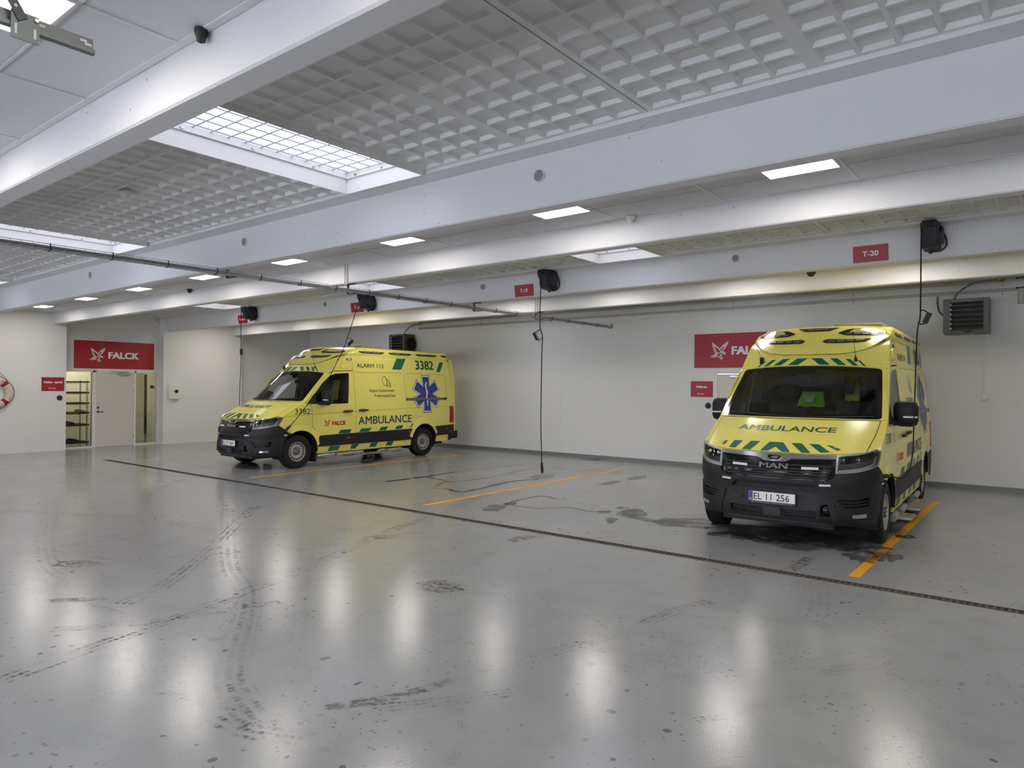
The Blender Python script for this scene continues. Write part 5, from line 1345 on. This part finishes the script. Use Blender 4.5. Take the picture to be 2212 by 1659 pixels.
    for c in chev: patch('hood_chevron', c, HX, GREEN, van, .06, off=.003)
    flat('hood_lettering', shift2d(text2d('AMBULANCE', .155, bold=.012, width=1.10, align='C'), -.01, .588), lambda a, b: HX(a, b, .003), TGREEN, van, cut=.1)
    # ---------- windscreen
    gl = rnd_poly([(-.945, .012), (.945, .012), (.918, .988), (-.918, .988)], .05)
    pil = [(-1, 0), (1, 0), (1, 1), (-1, 1)]
    patch('windscreen_surround', pil, WSF, YELLOW, van, .07, holes=[gl], rim=.01)
    ws = patch('windscreen', gl, WSF, GLASSV, van, .12, off=-.004)
    patch('black_border', inset(gl, .003), WSF, BLACKG, ws, .07, holes=[rnd_poly([(-.885, .085), (.885, .085), (.862, .935), (.12, .935), (.10, .84), (-.10, .84), (-.12, .935), (-.862, .935)], .05)], off=-.001)
    for x0, x1, t1 in ((.10, .86, .045), (-.02, -.86, .075)):
        P0 = WSF(x0, .012, .016); P1 = WSF(x1, t1, .010); MB().tube([P0, WSF((x0+x1)/2, t1*.45, .016), P1], .007, 6, 4).build('wiper', BLACKP, van, smooth=True)
    # ---------- front of the roof, roof, light fairing
    patch('roof_front', [(-1, .004), (1, .004), (1, 1), (-1, 1)], UPF, YELLOW, van, .07)
    patch('roof_panel', [(-1, 0), (1, 0), (1, 1.15), (-1, 1.15)], ROOF, YELLOW, van, .12)
    def UX(x, t, off=0.0): return UPF(x/UPF.xe(t), t, off)
    rc = [[(.021, .205), (.151, .202), (.257, .012), (.13, .012)], [(.248, .195), (.337, .190), (.446, .012), (.352, .012)], [(.422, .18), (.484, .17), (.581, .010), (.521, .010)], [(.564, .145), (.593, .138), (.669, .010), (.641, .010)]]
    for c in rc:
        for s in (1, -1): patch('roof_chevron', [(s*a, t) for a, t in c], UX, GREEN, van, .05, off=.003)
    pod = patch('light_fairing', [(-1, 0), (1, 0), (1, 1.5), (-1, 1.5)], POD, YELLOW, van, .06)
    # gap shade under the fairing as a dark strip; rails along the roof edges
    sk = MB(); prevr = None
    n = 40; V = []
    for i in range(n+1):
        u = -1+2*i/n; a = POD(u, 0); b = a+Vector((0, .10, -.012)); V += [a+Vector((0, .004, -.006)), b]
    mk('fairing_gap_shade', V, [(2*i, 2*i+1, 2*i+3, 2*i+2) for i in range(n)], mat('gap_shadow', '3a3716', .8), pod, True)
    for s in (1, -1):
        ysn = [1.30+.12*i for i in range(27)]+[4.52, 4.58]
        V = []; F = []; m_ = 7
        for y in ysn:
            k = max(0.0, min(1.0, (y-1.30)/.45)); k = k*k*(3-2*k); zt_ = 2.592-.006*(y-1.5)
            top = 2.47*(1-k)+zt_*k
            pr_ = [(.852, 2.40), (.866, 2.425), (.858, 2.45+.012*k), (.842, 2.46+.085*k), (.81, top), (.70, top+.008), (.60, 2.44)]
            for x_, z_ in pr_: V.append((s*x_, y, z_))
        for i in range(len(ysn)-1):
            for k in range(m_-1): F.append((i*m_+k, i*m_+k+1, (i+1)*m_+k+1, (i+1)*m_+k))
        F += [tuple(range(m_)), tuple((len(ysn)-1)*m_+k for k in range(m_))]
        o = mk('roof_rail', V, F, YELLOW, van, True)
        bm = bmesh.new(); bm.from_mesh(o.data); bmesh.ops.recalc_face_normals(bm, faces=bm.faces); bm.to_mesh(o.data); bm.free()
        def RL(y, z, off=0.0, s=s):
            y = (y+8.80)*KS-8.70; x_ = .858+(z-2.462)*(.838-.858)/.063; return Vector((s*(x_+off), y, z+off*.3))
        for y0, y1 in ((1.73, 2.53), (2.64, 3.43), (3.54, 4.32), (4.42, 4.65)):
            L_ = y1-y0; sh = [(y0, 2.488), (y0+.10, 2.466), (y1-.12, 2.463), (y1-.02, 2.485), (y1, 2.515), (y1-.05, 2.528), (y0+.22, 2.530), (y0+.10, 2.522)] if L_ > .4 else [(y0, 2.515), (y0+.08, 2.47), (y1, 2.462), (y1, 2.525), (y0+.03, 2.528)]
            sh = [(p_[0], 2.500+(p_[1]-2.497)*1.3) for p_ in sh]
            lamp = patch('edge_flash_lamp', rnd_poly(sh, .02), RL, BLACKG, van, .08, off=.005, rim=.01)
            for q in range(2 if L_ > .4 else 1):
                ya = y0+.13+q*.28; patch('lamp_insert', rnd_poly([(ya, 2.472), (min(ya+.24, y1-.06), 2.470), (min(ya+.24, y1-.06), 2.512), (ya, 2.515)], .012), RL, LAMPGREY, lamp, .08, off=.0065, rim=.002)
    # lamps on the fairing front
    def PX(x, t, off=0.0): return POD(x/POD.xe(t), t, off)
    def pod_lamp(nm, pl_, ins, s):
        l_ = patch(nm, rnd_poly([(s*a, t) for a, t in pl_], .02), PX, BLACKG, van, .05, off=.006, rim=.012)
        for q in ins: patch('lamp_insert', rnd_poly([(s*a, t) for a, t in q], .012), PX, q[0][0] > 9 and LEDW or LAMPGREY, l_, .05, off=.010, rim=.004)
        return l_
    for s in (1, -1):
        pod_lamp('front_flash_lamp', [(.105, .505), (.15, .43), (.61, .405), (.665, .53), (.16, .575)], [[(.17+.11*i, .46), (.265+.11*i, .455), (.265+.11*i, .525), (.17+.11*i, .53)] for i in range(4)], s)
        big = pod_lamp('beacon_lamp', [(.265, .80), (.36, .715), (.70, .68), (.80, .72), (.815, .82), (.72, .955), (.55, .985), (.38, .92)], [[(.36+.095*i, .735), (.44+.095*i, .732), (.44+.095*i, .775), (.36+.095*i, .778)] for i in range(4)], s)
        patch('beacon_lens', rnd_poly([(s*a, t) for a, t in ((.40, .79), (.76, .76), (.785, .82), (.70, .93), (.55, .955), (.44, .90))], .02), PX, mat('beacon_glass', 'c9c7a4', .08, metal=.3, var=.25, scale=18), big, .05, off=.014, rim=.006)
    ml = patch('centre_flash_lamp', rnd_poly([(-.26, 1.03), (-.16, .88), (.16, .88), (.26, 1.03)], .015), PX, BLACKG, van, .05, off=.006, rim=.012)
    for i in range(3): patch('lamp_insert', [(-.125+.09*i, .925), (-.05+.09*i, .925), (-.05+.09*i, .975), (-.125+.09*i, .975)], PX, LAMPGREY, ml, .05, off=.009, rim=.003)
    # roof hatch and unit
    bxo('roof_unit', .05, .68, 1.90, 2.50, 2.50, 2.67, mat('roof_unit_beige', '8d8a70', .6), van, .02)
    bxo('roof_vent', -.2, .2, 3.3, 3.75, 2.47, 2.60, YELLOW, van, .03)
    # antennas
    for x_, ln in ((-.62, .20), (.545, .42)):
        p = UX(x_, .14, 0); q = p+Vector((0, -.03, .01))
        if x_ < 0: MB().tube([p+Vector((0, -.01, -.03)), p+Vector((0, -.02, .06))], .028, 10, 1).build('roof_camera', BLACKP, van, smooth=True)
        else: MB().lathe([(.022, -.01), (.02, .02), (.008, .05), (.004, .07), (0, .07)], p, (0, -.3, 1), 12).build('antenna_foot', BLACKP, van, smooth=True)
        MB().cyl(p+Vector((0, -.02, .04)), p+Vector((-.02 if x_ > 0 else -.05, -.10, ln)), .003, .002, 5).build('antenna', BLACKP, van)
    # ---------- mirrors
    for s in (1, -1):
        mr = MB().box(.985, 1.255, .53, .69, 1.295, 1.605, .075).build('mirror', mat('mirror_black', '0c0c0d', .6), van, auto=60)
        if s < 0:
            mr.data.transform(Matrix.Scale(-1, 4, (1, 0, 0))); mr.data.flip_normals()
        k = MB().box(1.10, 1.250, .523, .56, 1.402, 1.424, .004); ko = k.build('mirror_indicator', mat('indicator_clear', 'cfd1d3', .2), mr)
        a_ = MB().tube([(.93, .40, 1.36), (.98, .50, 1.34), (1.04, .60, 1.34)], .035, 8, 3).build('mirror_arm', BLACKP, mr, smooth=True)
        gls = MB().box(1.01, 1.23, .679, .686, 1.33, 1.575).build('mirror_glass', CHROME, mr)
        if s < 0:
            for q in (ko, a_, gls): q.data.transform(Matrix.Scale(-1, 4, (1, 0, 0))); q.data.flip_normals()
    # ---------- number plate
    np_ = MB().box(-.262, .262, -.008, .012, -.075, .062, .003).build('number_plate', BLACKP, van); np_.location = (0, YC(.53)-.018, .532)
    bxo('plate_face', -.252, .252, -.0082, -.007, -.054, .056, mat('plate_rim', 'b58a8c', .4), np_); bxo('plate_white', -.247, .247, -.0084, -.007, -.050, .052, PLATEW, np_); bxo('plate_band', -.247, -.205, -.0086, -.007, -.050, .052, EUBLUE, np_)
    flat('plate_country', shift2d(text2d('DK', .018, width=.028), -.240, -.042), lambda u, v: (u, -.009, v), SIGNW, np_)
    flat('plate_dealer_line', shift2d(text2d('MAN  MAN TRUCK & BUS - KOLDING - 76 32 12 00  MAN', .008, width=.44), -.22, -.070), lambda u, v: (u, -.009, v), SIGNW, np_)
    # ---------- wheels, underbody, steps
    for y in (WF, WR):
        for s in (1, -1): wheel(van, s, y, '')
    MB().box(-.60, .60, -.80, 4.70, .22, .34).box(-.93, .93, .50, 3.26, .25, .34).box(-.93, .93, 4.16, 4.70, .33, .40).build('underbody', INTER, van)
    MB().cyl((-.8, WR, .34), (.8, WR, .34), .06, None, 10).cyl((-.8, WF, .34), (.8, WF, .34), .05, None, 10).build('axle', INTER, van)
    for s in (1,):
        for y0, y1 in ((.46, .72), (.96, 1.42), (2.40, 2.86)): MB().cyl((s*1.005, y0, .205), (s*1.005, y1, .215), .048, None, 16).build('step_tube', ALU, van, auto=40)
        for y0, y1 in ((.58, .98), (1.42, 2.42)):
            b = MB().box(.96, 1.195, y0, y1, .178, .202, .004)
            for k in range(6): b.box(.985+.034*k, 1.0+.034*k, y0+.01, y1-.01, .202, .206)
            b.build('step_board', ALU, van)
        [bxo('step_bracket', .80, .99, q, q+.05, .19, .26, BLACKP, van) for q in (.62, 1.2, 1.9, 2.6)]
    for s in (1, -1): bxo('mud_flap', min(s*.70, s*.93), max(s*.70, s*.93), .42, .50, .10, .42, RUBBER, van)
    # ---------- rear
    rp = [(-.955, .45), (.955, .45), (.955, 1.2), (.90, 1.9), (.80, 2.40), (-.80, 2.40), (-.90, 1.9), (-.955, 1.2)]
    b = MB(); b.prism([(x, z) for x, z in rp], 'y', 4.70, 4.83); b.build('rear_doors', YELLOW, van)
    MB().box(-.97, .97, 4.66, 4.92, .36, .56, .03).build('rear_bumper', TRIMB, van)
    # ---------- cab interior
    V = []; F = []
    prof = [(-.10, 1.27), (.15, 1.34), (.45, 1.34), (.60, 1.25), (.65, 1.05), (.60, .80), (-.05, .80)]
    MB().prism([(y, z) for y, z in prof], 'x', -.88, .88).build('dashboard', INTER, van)
    bxo('instrument_binnacle', .22, .66, .25, .52, 1.34, 1.44, INTER, van, .04)
    MB().tube([(.44+.19*math.cos(2*PI*i/24), .60+.06*math.sin(2*PI*i/24)*.9, 1.27+.17*math.sin(2*PI*i/24)) for i in range(24)], .015, 8, 1, True).box(.28, .60, .585, .615, 1.25, 1.29).cyl((.44, .45, 1.2), (.44, .60, 1.27), .03, None, 8).build('steering_wheel', BLACKP, van, smooth=True)
    bxo('tablet', -.62, -.40, .30, .33, 1.37, 1.56, BLACKG, van, .01)
    for x_ in (.44, -.44):
        st_ = MB().box(x_-.25, x_+.25, .72, 1.22, .80, .98, .06).build('seat', SEATM, van, auto=50)
        k = MB().box(x_-.24, x_+.24, -.06, .08, 0, .66, .05); k.v = [(px, 1.22+py+pz*.22, .92+pz) for px, py, pz in k.v]; k.build('seat_back', SEATM, st_, auto=50)
        k = MB().box(x_-.13, x_+.13, 1.36, 1.46, 1.62, 1.80, .04); k.build('head_rest', SEATM, st_, auto=50)
    MB().prism([(-.93, .40), (.93, .40), (.95, 1.2), (.86, 2.0), (.76, 2.38), (-.76, 2.38), (-.86, 2.0), (-.95, 1.2)], 'y', 1.50, 1.54).build('bulkhead', mat('bulkhead_grey', '4a4c4d', .7), van)
    bxo('bulkhead_window', -.35, .35, 1.49, 1.502, 1.35, 1.75, BLACKG, van)
    for x_ in (-.62, -.36, .60, .82): bxo('bulkhead_label', x_-.03, x_+.03, 1.485, 1.50, 1.43, 1.50, INTGREY, van)
    bxo('cab_floor', -.90, .90, -.1, 1.5, .40, .44, INTER, van)
    bxo('headliner', -.82, .82, .80, 1.5, 2.03, 2.06, mat('headliner_grey', '5b5c5a', .8), van)
    bxo('roof_console', -.14, .14, .62, .82, 1.88, 1.98, BLACKP, van, .02); MB().tube([(0, .62, 1.93), (0, .62, 1.86), (0, .68, 1.82)], .012, 6, 2).box(-.11, .11, .665, .695, 1.76, 1.84, .01).build('inside_mirror', BLACKP, van)
    for x_ in (.91, -.91): bxo('pillar_trim', min(x_, x_*.93), max(x_, x_*.93), 1.35, 1.5, 1.0, 2.03, INTGREY, van)
    number_decals(van, num); plate_chars(np_, ptxt)
    return van
v1 = build_van('3382', 'EJ 57 964')
v2 = copy_tree(v1)
def kids(o):
    r = []
    for c in o.children: r.append(c); r += kids(c)
    return r
for c in kids(v2):
    if c.name.startswith(('fleet_number', 'plate_characters')): bpy.data.objects.remove(c)
number_decals(v2, '3383')
plate_chars([c for c in v2.children if c.name.startswith('number_plate')][0], 'EL 11 256')
v1.location = (-13.39, 8.70, 0); v1.rotation_euler = (0, 0, 0)
v2.location = (-2.53, 8.875, 0); v2.rotation_euler = (0, 0, math.radians(1.9))
tag(v1, 'yellow ambulance numbered 3382 seen from its side in the left bay', 'ambulance', 'ambulances parked in the bays')
tag(v2, 'yellow ambulance with plate EL 11 256 facing the camera at right', 'ambulance', 'ambulances parked in the bays')
# ---- jackets over the seats
def jacket(name, label, van_loc, x, y, z, m, m2, w=.36, h=.42):
    t = empty(name, (van_loc[0]+x, van_loc[1]+y, z)); rnd = random.Random(hash(name) % 97)
    nx, nz = 10, 9; V = []; F = []
    for j in range(nz+1):
        for i in range(nx+1):
            u = i/nx-.5; v_ = j/nz
            V.append((u*w*(1-.25*v_), -.05*math.cos(u*PI)+.012*math.sin(i*1.9+j)+.10*v_, v_*h+.008*math.sin(i*1.3)*(1-v_)))
    for j in range(nz):
        for i in range(nx):
            a = j*(nx+1)+i; F.append((a, a+1, a+nx+2, a+nx+1))
    o = mk('jacket_shell', V, F, m, t, True); md = o.modifiers.new('s', 'SOLIDIFY'); md.thickness = .015
    mk('jacket_lining', [(-.045, -.085, h*.30), (.045, -.085, h*.30), (.075, -.03, h*.90), (.02, -.055, h*.62), (-.03, -.055, h*.62), (-.085, -.03, h*.85)], [(0, 1, 3, 4), (1, 2, 3), (0, 4, 5)], m2, t)
    tag(t, label, 'jacket')
jacket('work_jacket', 'green high-visibility jacket behind the windscreen of the right ambulance', v2.location, -.12, 1.14, 1.50, HIVIS, mat('reflective_white', 'cfd8db', .5), .36, .20)
jacket('work_jacket.001', 'yellow jacket hung on the driver seat of the right ambulance', v2.location, .36, 1.30, 1.58, HIVISY, SEATM, .20, .34)
jacket('work_jacket.002', 'yellow jacket seen through the side window of the left ambulance', v1.location, .55, 1.20, 1.40, HIVISY, MAROON, .34, .45)
